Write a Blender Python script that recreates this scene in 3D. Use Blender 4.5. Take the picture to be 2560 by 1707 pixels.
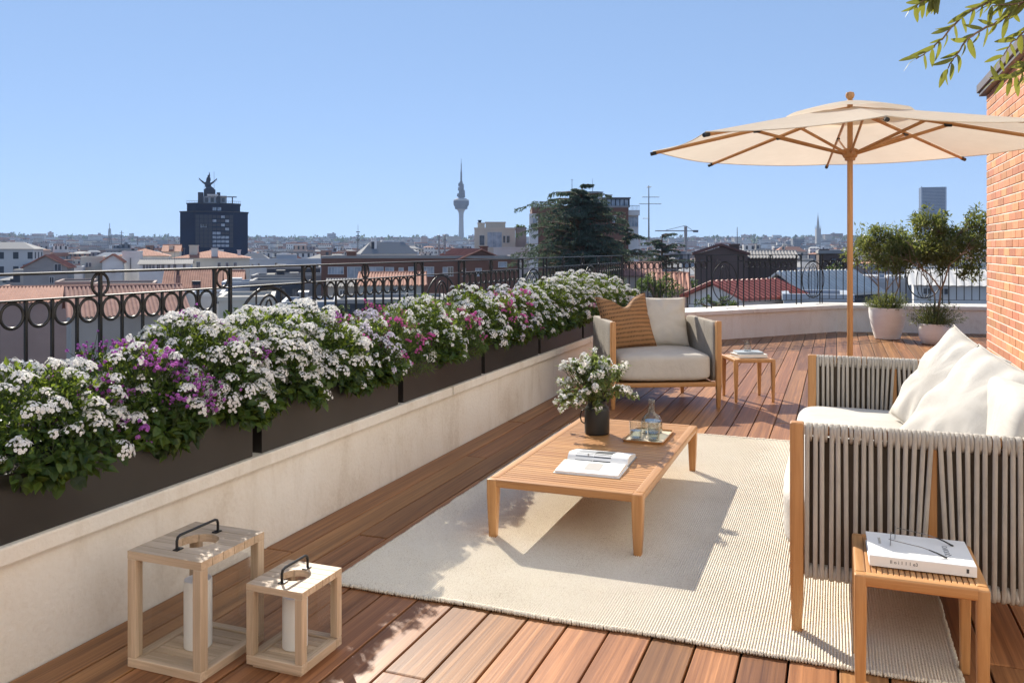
import bpy, bmesh, math, random
from mathutils import Vector, Matrix, noise

R = math.radians
random.seed(7)
scene = bpy.context.scene
for o in list(bpy.data.objects):
    bpy.data.objects.remove(o)

# ------------------------------------------------------------------ camera
EYE = 1.25
YAW = R(21.0)
FPX = 2113.0            # focal length in photograph pixels (photo 2560 wide)
HOR = 622.0             # horizon row of the photograph
cd = bpy.data.cameras.new('camera')
cam = bpy.data.objects.new('camera', cd)
scene.collection.objects.link(cam)
cam.location = (0, 0, EYE)
cam.rotation_euler = (R(90), 0, YAW)
cd.sensor_width = 36
cd.lens = FPX / 2560 * 36
cd.shift_y = -(853.5 - HOR) / 2560
cd.clip_start = 0.05
cd.clip_end = 20000
scene.camera = cam

# ------------------------------------------------------------------ sky, sun, exposure
TO_SUN = Vector((-0.263, 0.279, 0.256)).normalized()
SUN_EL = math.asin(TO_SUN.z)
SUN_AZ = math.atan2(TO_SUN.x, TO_SUN.y)      # from +Y towards +X
world = bpy.data.worlds.new('World')
scene.world = world
world.use_nodes = True
wn = world.node_tree
sky = wn.nodes.new('ShaderNodeTexSky')
sky.sky_type = 'NISHITA'
sky.sun_disc = False
sky.sun_elevation = SUN_EL
sky.sun_rotation = SUN_AZ
sky.altitude = 650
sky.air_density = 0.6
sky.dust_density = 0.0
sky.ozone_density = 3.0
bg = wn.nodes['Background']
bg.inputs['Strength'].default_value = 0.114
# even, hazy clear-day sky: soften the range between zenith and horizon over the whole dome
sg = wn.nodes.new('ShaderNodeGamma')
sg.inputs['Gamma'].default_value = 0.34
st_ = wn.nodes.new('ShaderNodeMix')
st_.data_type = 'RGBA'
st_.blend_type = 'MULTIPLY'
st_.inputs[0].default_value = 1.0
st_.inputs[7].default_value = (1.47, 1.90, 2.56, 1)
wn.links.new(sky.outputs[0], sg.inputs['Color'])
wn.links.new(sg.outputs[0], st_.inputs[6])
wn.links.new(st_.outputs[2], bg.inputs['Color'])
sl = bpy.data.lights.new('sun', 'SUN')
sl.energy = 5.0
sl.angle = R(0.5)
sl.color = (1.0, 0.93, 0.81)
sun = bpy.data.objects.new('sun', sl)
scene.collection.objects.link(sun)
sun.rotation_euler = TO_SUN.to_track_quat('Z', 'Y').to_euler()
sun.location = (-6, 6, 8)
vs = scene.view_settings
vs.view_transform = 'Standard'
vs.look = 'None'
vs.gamma = 1
vs.use_curve_mapping = False
vs.exposure = 0.72
scene.render.engine = 'CYCLES'
cy = scene.cycles
cy.use_denoising = True
cy.max_bounces = 10
cy.diffuse_bounces = 4
cy.transparent_max_bounces = 24
cy.volume_bounces = 1
cy.caustics_reflective = False
cy.caustics_refractive = False

# ------------------------------------------------------------------ helpers
C = scene.collection
CY, SY = math.cos(YAW), math.sin(YAW)


def W(sx, Z):
    """ground-plan point seen in photo column sx at depth Z metres"""
    xc = (sx - 1280.0) * Z / FPX
    return (xc * CY - Z * SY, xc * SY + Z * CY)


def HZ(sy, Z):
    """height seen in photo row sy at depth Z metres"""
    return EYE - (sy - HOR) * Z / FPX


class MB:
    def __init__(s):
        s.v = []
        s.f = []
        s.mi = []
        s.cur = 0

    def add(s, vs_, fs_):
        b = len(s.v)
        s.v.extend(vs_)
        for q in fs_:
            s.f.append(tuple(i + b for i in q))
            s.mi.append(s.cur)
        return s

    def box(s, x0, x1, y0, y1, z0, z1, M=None):
        p = [(x0, y0, z0), (x1, y0, z0), (x1, y1, z0), (x0, y1, z0),
             (x0, y0, z1), (x1, y0, z1), (x1, y1, z1), (x0, y1, z1)]
        if M is not None:
            p = [tuple(M @ Vector(q)) for q in p]
        return s.add(p, [(0, 3, 2, 1), (4, 5, 6, 7), (0, 1, 5, 4), (1, 2, 6, 5), (2, 3, 7, 6), (3, 0, 4, 7)])

    def prism(s, poly, z0, z1):
        n = len(poly)
        p = [(x, y, z0) for x, y in poly] + [(x, y, z1) for x, y in poly]
        f = [tuple(range(n - 1, -1, -1)), tuple(range(n, 2 * n))]
        f += [(i, (i + 1) % n, n + (i + 1) % n, n + i) for i in range(n)]
        return s.add(p, f)

    def frustum(s, c0, h0, c1, h1):
        """square section from centre c0 half size h0 up to c1, h1"""
        p = []
        for c, h in ((c0, h0), (c1, h1)):
            hx, hy = (h, h) if not isinstance(h, tuple) else h
            p += [(c[0] - hx, c[1] - hy, c[2]), (c[0] + hx, c[1] - hy, c[2]), (c[0] + hx, c[1] + hy, c[2]), (c[0] - hx, c[1] + hy, c[2])]
        return s.add(p, [(0, 3, 2, 1), (4, 5, 6, 7), (0, 1, 5, 4), (1, 2, 6, 5), (2, 3, 7, 6), (3, 0, 4, 7)])

    def tube(s, pts, r, n=6, closed=False, caps=True, flat=1.0):
        pts = [Vector(p) for p in pts]
        m = len(pts)
        rs = r if isinstance(r, (list, tuple)) else [r] * m
        ref = None
        vs_ = []
        for i, p in enumerate(pts):
            if closed:
                t = pts[(i + 1) % m] - pts[i - 1]
            else:
                t = pts[min(i + 1, m - 1)] - pts[max(i - 1, 0)]
            if t.length < 1e-9:
                t = Vector((0, 0, 1))
            t.normalize()
            if ref is None:
                a = Vector((0, 0, 1)) if abs(t.z) < 0.9 else Vector((1, 0, 0))
                ref = t.cross(a).normalized()
            else:
                ref = ref - t * ref.dot(t)
                if ref.length < 1e-6:
                    ref = t.orthogonal()
                ref.normalize()
            b = t.cross(ref)
            for k in range(n):
                an = 2 * math.pi * k / n
                vs_.append(tuple(p + ref * (math.cos(an) * rs[i]) + b * (math.sin(an) * rs[i] * flat)))
        fs_ = []
        for i in range(m if closed else m - 1):
            j = (i + 1) % m
            for k in range(n):
                k2 = (k + 1) % n
                fs_.append((i * n + k, i * n + k2, j * n + k2, j * n + k))
        if caps and not closed:
            fs_.append(tuple(range(n - 1, -1, -1)))
            fs_.append(tuple(range((m - 1) * n, m * n)))
        return s.add(vs_, fs_)

    def cyl(s, p0, p1, r0, r1=None, n=12):
        return s.tube([p0, p1], [r0, r0 if r1 is None else r1], n)

    def lathe(s, prof, n=32, c=(0, 0, 0), wob=None):
        vs_ = []
        for r, z in prof:
            for k in range(n):
                a = 2 * math.pi * k / n
                rr = r if wob is None else r * (1 + wob(a, z))
                vs_.append((c[0] + rr * math.cos(a), c[1] + rr * math.sin(a), c[2] + z))
        fs_ = []
        for i in range(len(prof) - 1):
            for k in range(n):
                k2 = (k + 1) % n
                fs_.append((i * n + k, i * n + k2, (i + 1) * n + k2, (i + 1) * n + k))
        if prof[0][0] > 1e-6:
            fs_.append(tuple(range(n - 1, -1, -1)))
        if prof[-1][0] > 1e-6:
            m = len(prof) - 1
            fs_.append(tuple(range(m * n, m * n + n)))
        return s.add(vs_, fs_)

    def shell(s, prof, n=32, c=(0, 0, 0)):
        """open lathe, no caps"""
        vs_ = []
        for r, z in prof:
            for k in range(n):
                a = 2 * math.pi * k / n
                vs_.append((c[0] + r * math.cos(a), c[1] + r * math.sin(a), c[2] + z))
        fs_ = []
        for i in range(len(prof) - 1):
            for k in range(n):
                k2 = (k + 1) % n
                fs_.append((i * n + k, i * n + k2, (i + 1) * n + k2, (i + 1) * n + k))
        return s.add(vs_, fs_)

    def leaf(s, p, d, up, L, Wd, fold=0.25, droop=0.0):
        d = d.normalized()
        sd = d.cross(up)
        if sd.length < 1e-4:
            sd = d.orthogonal()
        sd.normalize()
        n = sd.cross(d)
        m = p + d * (L * 0.45)
        e = p + d * L - n * (droop * L)
        a = m + sd * (Wd * 0.5) + n * (fold * Wd * 0.5)
        b = m - sd * (Wd * 0.5) + n * (fold * Wd * 0.5)
        return s.add([tuple(p), tuple(a), tuple(e), tuple(b)], [(0, 1, 2), (0, 2, 3)])

    def leaf6(s, p, d, up, L, Wd, fold=0.2, droop=0.15):
        """rounder leaf: six rim vertices and a sunk midrib"""
        d = d.normalized()
        sd = d.cross(up)
        if sd.length < 1e-4:
            sd = d.orthogonal()
        sd.normalize()
        n = sd.cross(d)
        f = fold * Wd
        a1 = p + d * L * .12 + sd * Wd * .36 + n * f
        a2 = p + d * L * .45 + sd * Wd * .5 + n * f
        a3 = p + d * L * .8 + sd * Wd * .27 + n * (f * .4 - droop * L * .6)
        b1 = p + d * L * .12 - sd * Wd * .36 + n * f
        b2 = p + d * L * .45 - sd * Wd * .5 + n * f
        b3 = p + d * L * .8 - sd * Wd * .27 + n * (f * .4 - droop * L * .6)
        m = p + d * L * .5
        t = p + d * L - n * (droop * L)
        return s.add([tuple(q) for q in (p, a1, a2, a3, t, b3, b2, b1, m)],
                     [(0, 1, 2, 8), (8, 2, 3, 4), (0, 8, 6, 7), (8, 4, 5, 6)])

    def mesh(s, name, mats, smooth=False, bevel=0.0, seg=2, weld=0.0, ang=35):
        me = bpy.data.meshes.new(name)
        me.from_pydata(s.v, [], s.f)
        mats = mats if isinstance(mats, (list, tuple)) else [mats]
        for m in mats:
            me.materials.append(M_[m])
        if len(mats) > 1:
            me.polygons.foreach_set('material_index', s.mi)
        if bevel or weld:
            bm = bmesh.new()
            bm.from_mesh(me)
            if weld:
                bmesh.ops.remove_doubles(bm, verts=bm.verts, dist=weld)
            if bevel:
                ed = [e for e in bm.edges if len(e.link_faces) == 2 and e.calc_face_angle(0) > R(ang)]
                bmesh.ops.bevel(bm, geom=ed, offset=bevel, segments=seg, profile=0.5, affect='EDGES', clamp_overlap=True)
            bm.to_mesh(me)
            bm.free()
        if smooth:
            me.polygons.foreach_set('use_smooth', [True] * len(me.polygons))
            if smooth != 'all':
                try:
                    me.set_sharp_from_angle(angle=R(40))
                except Exception:
                    pass
        me.update()
        return me

    def build(s, name, mats, parent=None, **k):
        return inst(name, s.mesh(name, mats, **k), parent)


def inst(name, me, parent=None, loc=None, rot=None, scale=None):
    o = bpy.data.objects.new(name, me)
    C.objects.link(o)
    if parent is not None:
        o.parent = parent
    if loc is not None:
        o.location = loc
    if rot is not None:
        if isinstance(rot, (int, float)):
            o.rotation_euler = (0, 0, rot)
        elif len(rot) == 4:
            o.rotation_mode = 'QUATERNION'
            o.rotation_quaternion = rot
        else:
            o.rotation_euler = rot
    if scale is not None:
        o.scale = scale if isinstance(scale, (tuple, list, Vector)) else (scale,) * 3
    return o


def tag(o, label=None, cat=None, group=None, kind=None):
    if label:
        o['label'] = label
    if cat:
        o['category'] = cat
    if group:
        o['group'] = group
    if kind:
        o['kind'] = kind
    return o


def thing(name, label, cat, loc=(0, 0, 0), rz=0.0, group=None):
    o = bpy.data.objects.new(name, None)
    o.empty_display_size = 0.1
    C.objects.link(o)
    o.location = loc
    o.rotation_euler = (0, 0, rz)
    return tag(o, label, cat, group)


def sbox(w, d, h, p=8.0, n=14, crown=0.0, wob=0.0, seed=0):
    """soft rounded block centred on the origin"""
    idx = {}
    m = MB()

    def vid(i, j, k):
        key = (i, j, k)
        if key not in idx:
            x, y, z = 2 * i / n - 1, 2 * j / n - 1, 2 * k / n - 1
            x, y, z = (math.sin(t * math.pi / 2) ** 1 if False else t for t in (x, y, z))
            q = (abs(x) ** p + abs(y) ** p + abs(z) ** p) ** (1 / p)
            x, y, z = x / q, y / q, z / q
            cz = crown * (1 - x * x) * (1 - y * y) * (1 if z > 0 else -0.3 if z < 0 else 0) * abs(z)
            X, Y, Z = x * w / 2, y * d / 2, z * h / 2 + cz
            if wob:
                nz = noise.noise(Vector((X * 5 + seed, Y * 5, Z * 5)))
                X += x * wob * nz
                Y += y * wob * nz
                Z += z * wob * nz
            idx[key] = len(m.v)
            m.v.append((X, Y, Z))
        return idx[key]
    for a in range(n):
        for b in range(n):
            for f in (0, n):
                q = [vid(a, b, f), vid(a + 1, b, f), vid(a + 1, b + 1, f), vid(a, b + 1, f)]
                m.f.append(tuple(q if f else q[::-1])); m.mi.append(0)
                q = [vid(a, f, b), vid(a, f, b + 1), vid(a + 1, f, b + 1), vid(a + 1, f, b)]
                m.f.append(tuple(q if f else q[::-1])); m.mi.append(0)
                q = [vid(f, a, b), vid(f, a + 1, b), vid(f, a + 1, b + 1), vid(f, a, b + 1)]
                m.f.append(tuple(q if f else q[::-1])); m.mi.append(0)
    return m


def pillow(w, h, t, chop=0.0, n=26, seed=0, pinch=0.07, wr=0.012):
    """scatter cushion standing in the local XZ plane, thickness along Y, base at z=0"""
    m = MB()
    for side in (1, -1):
        b = len(m.v)
        for j in range(n + 1):
            for i in range(n + 1):
                u, v = 2 * i / n - 1, 2 * j / n - 1
                x = w / 2 * u * (1 - pinch * (1 - v * v))
                z = h / 2 * v * (1 - pinch * (1 - u * u))
                k = max(0.0, (1 - u * u) * (1 - v * v)) ** 0.42
                y = t / 2 * k
                ed = max(abs(u), abs(v))
                ang = math.atan2(v, u)
                y += wr * k * math.sin(ang * 9 + seed + 2 * noise.noise(Vector((u * 2, v * 2, seed)))) * ed ** 2 * 1.6
                y += wr * 0.9 * k * noise.noise(Vector((u * 1.9 + seed, v * 1.9, side)))
                y -= wr * 0.9 * k * abs(noise.noise(Vector((u * 3.1 + v * 1.3 + seed, v * 3.1 - u, side * 3)))) * ed
                if chop:
                    g = math.exp(-(u / 0.42) ** 2) * max(0, (v + 0.35) / 1.35) ** 2
                    z -= chop * g
                    y *= 1 + 0.25 * g
                m.v.append((x, side * y, z + h / 2))
        for j in range(n):
            for i in range(n):
                q = (b + j * (n + 1) + i, b + j * (n + 1) + i + 1, b + (j + 1) * (n + 1) + i + 1, b + (j + 1) * (n + 1) + i)
                m.f.append(q[::-1] if side > 0 else q)
                m.mi.append(0)
    return m


def text_mesh(txt, size, mat, depth=0.0004):
    cu = bpy.data.curves.new('lettering', 'FONT')
    cu.body = txt
    cu.size = size
    cu.extrude = depth
    cu.align_x = 'CENTER'
    cu.align_y = 'CENTER'
    cu.resolution_u = 2
    o = bpy.data.objects.new('lettering_tmp', cu)
    C.objects.link(o)
    dg = bpy.context.evaluated_depsgraph_get()
    me = bpy.data.meshes.new_from_object(o.evaluated_get(dg))
    bpy.data.objects.remove(o)
    bpy.data.curves.remove(cu)
    me.materials.clear()
    me.materials.append(M_[mat])
    return me


# ------------------------------------------------------------------ materials
M_ = {}


def nmat(name):
    m = bpy.data.materials.new(name)
    m.use_nodes = True
    M_[name] = m
    nt = m.node_tree
    return m, nt, nt.nodes['Principled BSDF']


def N(nt, typ, **k):
    n = nt.nodes.new(typ)
    for a, b in k.items():
        if a.startswith('i_'):
            n.inputs[a[2:].replace('_', ' ')].default_value = b
        else:
            setattr(n, a, b)
    return n


def rgba(c):
    return (c[0], c[1], c[2], 1.0)


def ramp(nt, fac, stops):
    r = nt.nodes.new('ShaderNodeValToRGB')
    el = r.color_ramp.elements
    el[0].position, el[0].color = stops[0][0], rgba(stops[0][1])
    el[1].position, el[1].color = stops[-1][0], rgba(stops[-1][1])
    for p, c in stops[1:-1]:
        e = el.new(p)
        e.color = rgba(c)
    nt.links.new(fac, r.inputs[0])
    return r.outputs[0]


def coords(nt, stretch=(1, 1, 1), rnd=0.0, src='Object'):
    tc = nt.nodes.new('ShaderNodeTexCoord')
    out = tc.outputs[src]
    if rnd:
        oi = nt.nodes.new('ShaderNodeObjectInfo')
        vm = N(nt, 'ShaderNodeVectorMath', operation='SCALE')
        vm.inputs[0].default_value = (1, 0.7, 1.3)
        mu = N(nt, 'ShaderNodeMath', operation='MULTIPLY')
        mu.inputs[1].default_value = rnd
        nt.links.new(oi.outputs['Random'], mu.inputs[0])
        nt.links.new(mu.outputs[0], vm.inputs['Scale'])
        ad = N(nt, 'ShaderNodeVectorMath', operation='ADD')
        nt.links.new(out, ad.inputs[0])
        nt.links.new(vm.outputs[0], ad.inputs[1])
        out = ad.outputs[0]
    mp = nt.nodes.new('ShaderNodeMapping')
    mp.inputs['Scale'].default_value = stretch
    nt.links.new(out, mp.inputs['Vector'])
    return mp.outputs[0]


def noise_tex(nt, vec, scale, detail=4, rough=0.55, dist=0.0):
    n = N(nt, 'ShaderNodeTexNoise')
    n.inputs['Scale'].default_value = scale
    n.inputs['Detail'].default_value = detail
    n.inputs['Roughness'].default_value = rough
    n.inputs['Distortion'].default_value = dist
    nt.links.new(vec, n.inputs['Vector'])
    return n.outputs['Fac']


def vary(nt, col, amount, hue=0.0):
    """per-object brightness (and a little hue) variation"""
    oi = nt.nodes.new('ShaderNodeObjectInfo')
    mr = N(nt, 'ShaderNodeMapRange')
    mr.inputs['To Min'].default_value = 1 - amount
    mr.inputs['To Max'].default_value = 1 + amount
    nt.links.new(oi.outputs['Random'], mr.inputs['Value'])
    hs = nt.nodes.new('ShaderNodeHueSaturation')
    nt.links.new(col, hs.inputs['Color'])
    nt.links.new(mr.outputs[0], hs.inputs['Value'])
    if hue:
        fr = N(nt, 'ShaderNodeMath', operation='FRACT')
        mu = N(nt, 'ShaderNodeMath', operation='MULTIPLY')
        mu.inputs[1].default_value = 7.31
        nt.links.new(oi.outputs['Random'], mu.inputs[0])
        nt.links.new(mu.outputs[0], fr.inputs[0])
        m2 = N(nt, 'ShaderNodeMapRange')
        m2.inputs['To Min'].default_value = 0.5 - hue
        m2.inputs['To Max'].default_value = 0.5 + hue
        nt.links.new(fr.outputs[0], m2.inputs['Value'])
        nt.links.new(m2.outputs[0], hs.inputs['Hue'])
    return hs.outputs[0]


def bump(nt, b, h, strength, dist=0.01):
    bn = nt.nodes.new('ShaderNodeBump')
    bn.inputs['Strength'].default_value = strength
    bn.inputs['Distance'].default_value = dist
    nt.links.new(h, bn.inputs['Height'])
    nt.links.new(bn.outputs[0], b.inputs['Normal'])
    return bn


def plain(name, c1, c2=None, scale=8.0, rough=0.6, bmp=0.0, bscale=40.0, bdist=0.005, stretch=(1, 1, 1), rnd=3.0, var=0.0, metal=0.0, spec=0.5, detail=4, hue=0.0):
    m, nt, b = nmat(name)
    b.inputs['Roughness'].default_value = rough
    b.inputs['Metallic'].default_value = metal
    b.inputs['Specular IOR Level'].default_value = spec
    vec = coords(nt, stretch, rnd)
    c2 = c2 or tuple(x * 0.8 for x in c1)
    col = ramp(nt, noise_tex(nt, vec, scale, detail), [(0.3, c2), (0.7, c1)])
    if var:
        col = vary(nt, col, var, hue)
    nt.links.new(col, b.inputs['Base Color'])
    if bmp:
        bump(nt, b, noise_tex(nt, vec, bscale, 5), bmp, bdist)
    return m


def wood(name, light, dark, axis=1, fine=90.0, rough=0.5, var=0.12, streak=9.0, bmp=0.15, hue=0.0, spec=0.4):
    """long grain along the given local axis"""
    m, nt, b = nmat(name)
    st = [1, 1, 1]
    st[axis] = 0.045
    v = coords(nt, tuple(st), 23.0)
    f1 = noise_tex(nt, v, fine, 6, 0.65, 0.6)
    f2 = noise_tex(nt, v, streak, 3, 0.5, 1.2)
    mx = N(nt, 'ShaderNodeMath', operation='MULTIPLY_ADD')
    mx.inputs[1].default_value = 0.55
    nt.links.new(f1, mx.inputs[0])
    m2 = N(nt, 'ShaderNodeMath', operation='MULTIPLY')
    m2.inputs[1].default_value = 0.45
    nt.links.new(f2, m2.inputs[0])
    nt.links.new(m2.outputs[0], mx.inputs[2])
    mid = tuple((a + c) / 2 for a, c in zip(light, dark))
    col = ramp(nt, mx.outputs[0], [(0.34, dark), (0.5, mid), (0.62, light)])
    if var:
        col = vary(nt, col, var, hue)
    nt.links.new(col, b.inputs['Base Color'])
    b.inputs['Roughness'].default_value = rough
    b.inputs['Specular IOR Level'].default_value = spec
    bump(nt, b, f1, bmp, 0.004)
    return m


def leafmat(name, cols, trans=0.45, rough=0.5, tcol=(0.35, 0.5, 0.06)):
    m, nt, b = nmat(name)
    g = nt.nodes.new('ShaderNodeNewGeometry')
    st = [(i / (len(cols) - 1), c) for i, c in enumerate(cols)]
    col = ramp(nt, g.outputs['Random Per Island'], st)
    nt.links.new(col, b.inputs['Base Color'])
    b.inputs['Roughness'].default_value = rough
    b.inputs['Specular IOR Level'].default_value = 0.35
    tr = nt.nodes.new('ShaderNodeBsdfTranslucent')
    mc = N(nt, 'ShaderNodeMix', data_type='RGBA', blend_type='MIX')
    mc.inputs[0].default_value = 0.55
    nt.links.new(col, mc.inputs[6])
    mc.inputs[7].default_value = rgba(tcol)
    nt.links.new(mc.outputs[2], tr.inputs['Color'])
    mx = nt.nodes.new('ShaderNodeMixShader')
    mx.inputs[0].default_value = trans
    nt.links.new(b.outputs[0], mx.inputs[1])
    nt.links.new(tr.outputs[0], mx.inputs[2])
    nt.links.new(mx.outputs[0], nt.nodes['Material Output'].inputs['Surface'])
    return m


def glassmat(name, tint=(1, 1, 1), refl=1.0, rough=0.02, edge=1.0):
    """thin clear sheet: mostly see-through with a fresnel reflection"""
    m, nt, b = nmat(name)
    nt.nodes.remove(b)
    tr = nt.nodes.new('ShaderNodeBsdfTransparent')
    gl = nt.nodes.new('ShaderNodeBsdfGlossy')
    gl.inputs['Roughness'].default_value = rough
    lw = nt.nodes.new('ShaderNodeLayerWeight')
    lw.inputs['Blend'].default_value = 0.5
    pw = N(nt, 'ShaderNodeMath', operation='POWER')
    pw.inputs[1].default_value = 4.0
    nt.links.new(lw.outputs['Facing'], pw.inputs[0])
    tcl = ramp(nt, lw.outputs['Facing'], [(0.0, tint), (0.55, tuple(x * (1 - .06 * edge) for x in tint)), (1.0, tuple(x * (1 - .62 * edge) for x in tint))])
    nt.links.new(tcl, tr.inputs['Color'])
    mu = N(nt, 'ShaderNodeMath', operation='MULTIPLY_ADD')
    mu.inputs[1].default_value = 0.7 * refl
    mu.inputs[2].default_value = 0.035 * refl
    nt.links.new(pw.outputs[0], mu.inputs[0])
    mx = nt.nodes.new('ShaderNodeMixShader')
    nt.links.new(mu.outputs[0], mx.inputs[0])
    nt.links.new(tr.outputs[0], mx.inputs[1])
    nt.links.new(gl.outputs[0], mx.inputs[2])
    nt.links.new(mx.outputs[0], nt.nodes['Material Output'].inputs['Surface'])
    return m


# deck, furniture
wood('deck_wood', (0.43, 0.20, 0.08), (0.13, 0.052, 0.022), axis=1, fine=70, rough=0.46, var=0.28, hue=0.006, bmp=0.25)
plain('deck_dark', (0.02, 0.015, 0.012), rough=0.9)
TL, TD = (0.58, 0.31, 0.125), (0.38, 0.17, 0.06)
wood('teak_x', TL, TD, axis=0, fine=60, var=0.08, rough=0.42)
wood('teak_y', TL, TD, axis=1, fine=60, var=0.08, rough=0.42)
wood('teak_z', TL, TD, axis=2, fine=60, var=0.08, rough=0.42)
LL, LD = (0.70, 0.54, 0.385), (0.44, 0.315, 0.205)
wood('oak_x', LL, LD, axis=0, fine=80, var=0.08, rough=0.6)
wood('oak_y', LL, LD, axis=1, fine=80, var=0.08, rough=0.6)
wood('oak_z', LL, LD, axis=2, fine=80, var=0.1, rough=0.6)
plain('black_metal', (0.012, 0.012, 0.013), (0.008, 0.008, 0.008), rough=0.4, spec=0.5)
plain('iron', (0.009, 0.0085, 0.008), (0.005, 0.0048, 0.0045), scale=30, rough=0.42, bmp=0.2, bscale=90, bdist=0.001)
plain('bronze', (0.030, 0.026, 0.024), (0.020, 0.0175, 0.016), scale=4, rough=0.42, bmp=0.05, bscale=200, bdist=0.001)
plain('soil', (0.03, 0.02, 0.013), (0.012, 0.008, 0.005), scale=40, rough=1, bmp=1, bscale=80)
plain('wax', (0.93, 0.92, 0.89), (0.90, 0.885, 0.85), scale=3, rough=0.35)
plain('pot_white', (0.88, 0.85, 0.80), (0.80, 0.765, 0.71), scale=5, rough=0.75, bmp=0.35, bscale=25, stretch=(1, 1, 3))
plain('vase_black', (0.013, 0.013, 0.014), (0.009, 0.009, 0.01), scale=10, rough=0.42)
plain('paper', (0.86, 0.85, 0.83), (0.80, 0.79, 0.77), scale=6, rough=0.6)
plain('page_edge', (0.78, 0.76, 0.72), (0.62, 0.60, 0.56), scale=200, rough=0.8, stretch=(0.02, 0.02, 1))
plain('print_grey', (0.30, 0.31, 0.33), (0.16, 0.17, 0.18), scale=4, rough=0.6)
plain('print_dark', (0.05, 0.055, 0.06), (0.035, 0.04, 0.045), scale=8, rough=0.55)
plain('print_taupe', (0.46, 0.43, 0.40), (0.42, 0.39, 0.36), scale=6, rough=0.6)
plain('ink', (0.06, 0.06, 0.065), rough=0.6)
plain('book_blue', (0.36, 0.42, 0.48), (0.33, 0.39, 0.45), rough=0.6)
plain('tray_mat', (0.66, 0.56, 0.40), (0.60, 0.50, 0.35), scale=5, rough=0.5)
plain('cap_metal', (0.16, 0.13, 0.115), (0.11, 0.09, 0.08), scale=6, rough=0.5)
plain('brass_dark', (0.22, 0.21, 0.20), rough=0.35, metal=0.7)
glassmat('clear_glass', (0.95, 0.965, 0.965), 1.6)
glassmat('water', (0.86, 0.91, 0.92), 1.8)
glassmat('pane_glass', (0.98, 0.985, 0.985), 0.9, 0.01, 0.1)


def fabric(name, c1, c2, scale=260.0, rough=0.9, bmp=0.25, fold=0.0, sheen=0.2, trans=0.0, var=0.0):
    m, nt, b = nmat(name)
    v = coords(nt, (1, 1, 1), 5.0)
    w1 = N(nt, 'ShaderNodeTexWave', wave_type='BANDS', bands_direction='X')
    w1.inputs['Scale'].default_value = scale
    w1.inputs['Distortion'].default_value = 1.5
    w2 = N(nt, 'ShaderNodeTexWave', wave_type='BANDS', bands_direction='Z')
    w2.inputs['Scale'].default_value = scale
    w2.inputs['Distortion'].default_value = 1.5
    nt.links.new(v, w1.inputs['Vector'])
    nt.links.new(v, w2.inputs['Vector'])
    ad = N(nt, 'ShaderNodeMath', operation='ADD')
    nt.links.new(w1.outputs['Fac'], ad.inputs[0])
    nt.links.new(w2.outputs['Fac'], ad.inputs[1])
    nz = noise_tex(nt, v, 7, 4)
    col = ramp(nt, nz, [(0.3, c2), (0.7, c1)])
    if var:
        col = vary(nt, col, var)
    nt.links.new(col, b.inputs['Base Color'])
    b.inputs['Roughness'].default_value = rough
    b.inputs['Specular IOR Level'].default_value = 0.2
    b.inputs['Sheen Weight'].default_value = 0.0
    bn = bump(nt, b, ad.outputs[0], bmp, 0.001)
    if fold:
        b2 = nt.nodes.new('ShaderNodeBump')
        b2.inputs['Strength'].default_value = fold
        b2.inputs['Distance'].default_value = 0.02
        nt.links.new(noise_tex(nt, v, 6, 3, 0.5, 1.0), b2.inputs['Height'])
        nt.links.new(b2.outputs[0], bn.inputs['Normal'])
    if trans:
        tr = nt.nodes.new('ShaderNodeBsdfTranslucent')
        nt.links.new(col, tr.inputs['Color'])
        mx = nt.nodes.new('ShaderNodeMixShader')
        mx.inputs[0].default_value = trans
        nt.links.new(b.outputs[0], mx.inputs[1])
        nt.links.new(tr.outputs[0], mx.inputs[2])
        nt.links.new(mx.outputs[0], nt.nodes['Material Output'].inputs['Surface'])
    return m


fabric('cream_fabric', (0.60, 0.565, 0.51), (0.55, 0.51, 0.455), fold=0.4)
fabric('taupe_fabric', (0.40, 0.355, 0.30), (0.34, 0.30, 0.25), scale=180, bmp=0.4)
fabric('rope', (0.58, 0.53, 0.465), (0.45, 0.405, 0.35), scale=90, bmp=0.9, var=0.06)
fabric('lining', (0.13, 0.10, 0.075), (0.09, 0.07, 0.05), scale=120, bmp=0.8)
fabric('canopy_fabric', (0.80, 0.715, 0.59), (0.76, 0.675, 0.55), scale=200, bmp=0.1, trans=0.44)

# striped brown cushion
m, nt, b = nmat('striped_fabric')
v = coords(nt)
sx = nt.nodes.new('ShaderNodeSeparateXYZ')
nt.links.new(v, sx.inputs[0])
wv = N(nt, 'ShaderNodeTexWave', wave_type='BANDS', bands_direction='Z')
wv.inputs['Scale'].default_value = 9.0
wv.inputs['Distortion'].default_value = 0.6
nt.links.new(v, wv.inputs['Vector'])
w3 = N(nt, 'ShaderNodeTexWave', wave_type='BANDS', bands_direction='X')
w3.inputs['Scale'].default_value = 26
w3.inputs['Distortion'].default_value = 2.0
nt.links.new(v, w3.inputs['Vector'])
mm = N(nt, 'ShaderNodeMath', operation='MULTIPLY')
g1 = N(nt, 'ShaderNodeMath', operation='GREATER_THAN'); g1.inputs[1].default_value = 0.62
g2 = N(nt, 'ShaderNodeMath', operation='GREATER_THAN'); g2.inputs[1].default_value = 0.38
nt.links.new(wv.outputs['Fac'], g1.inputs[0]); nt.links.new(w3.outputs['Fac'], g2.inputs[0])
nt.links.new(g1.outputs[0], mm.inputs[0]); nt.links.new(g2.outputs[0], mm.inputs[1])
col = ramp(nt, mm.outputs[0], [(0.0, (0.36, 0.185, 0.078)), (1.0, (0.10, 0.05, 0.025))])
nt.links.new(col, b.inputs['Base Color'])
b.inputs['Roughness'].default_value = 0.9
bump(nt, b, noise_tex(nt, v, 160, 3), 0.5, 0.002)

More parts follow.
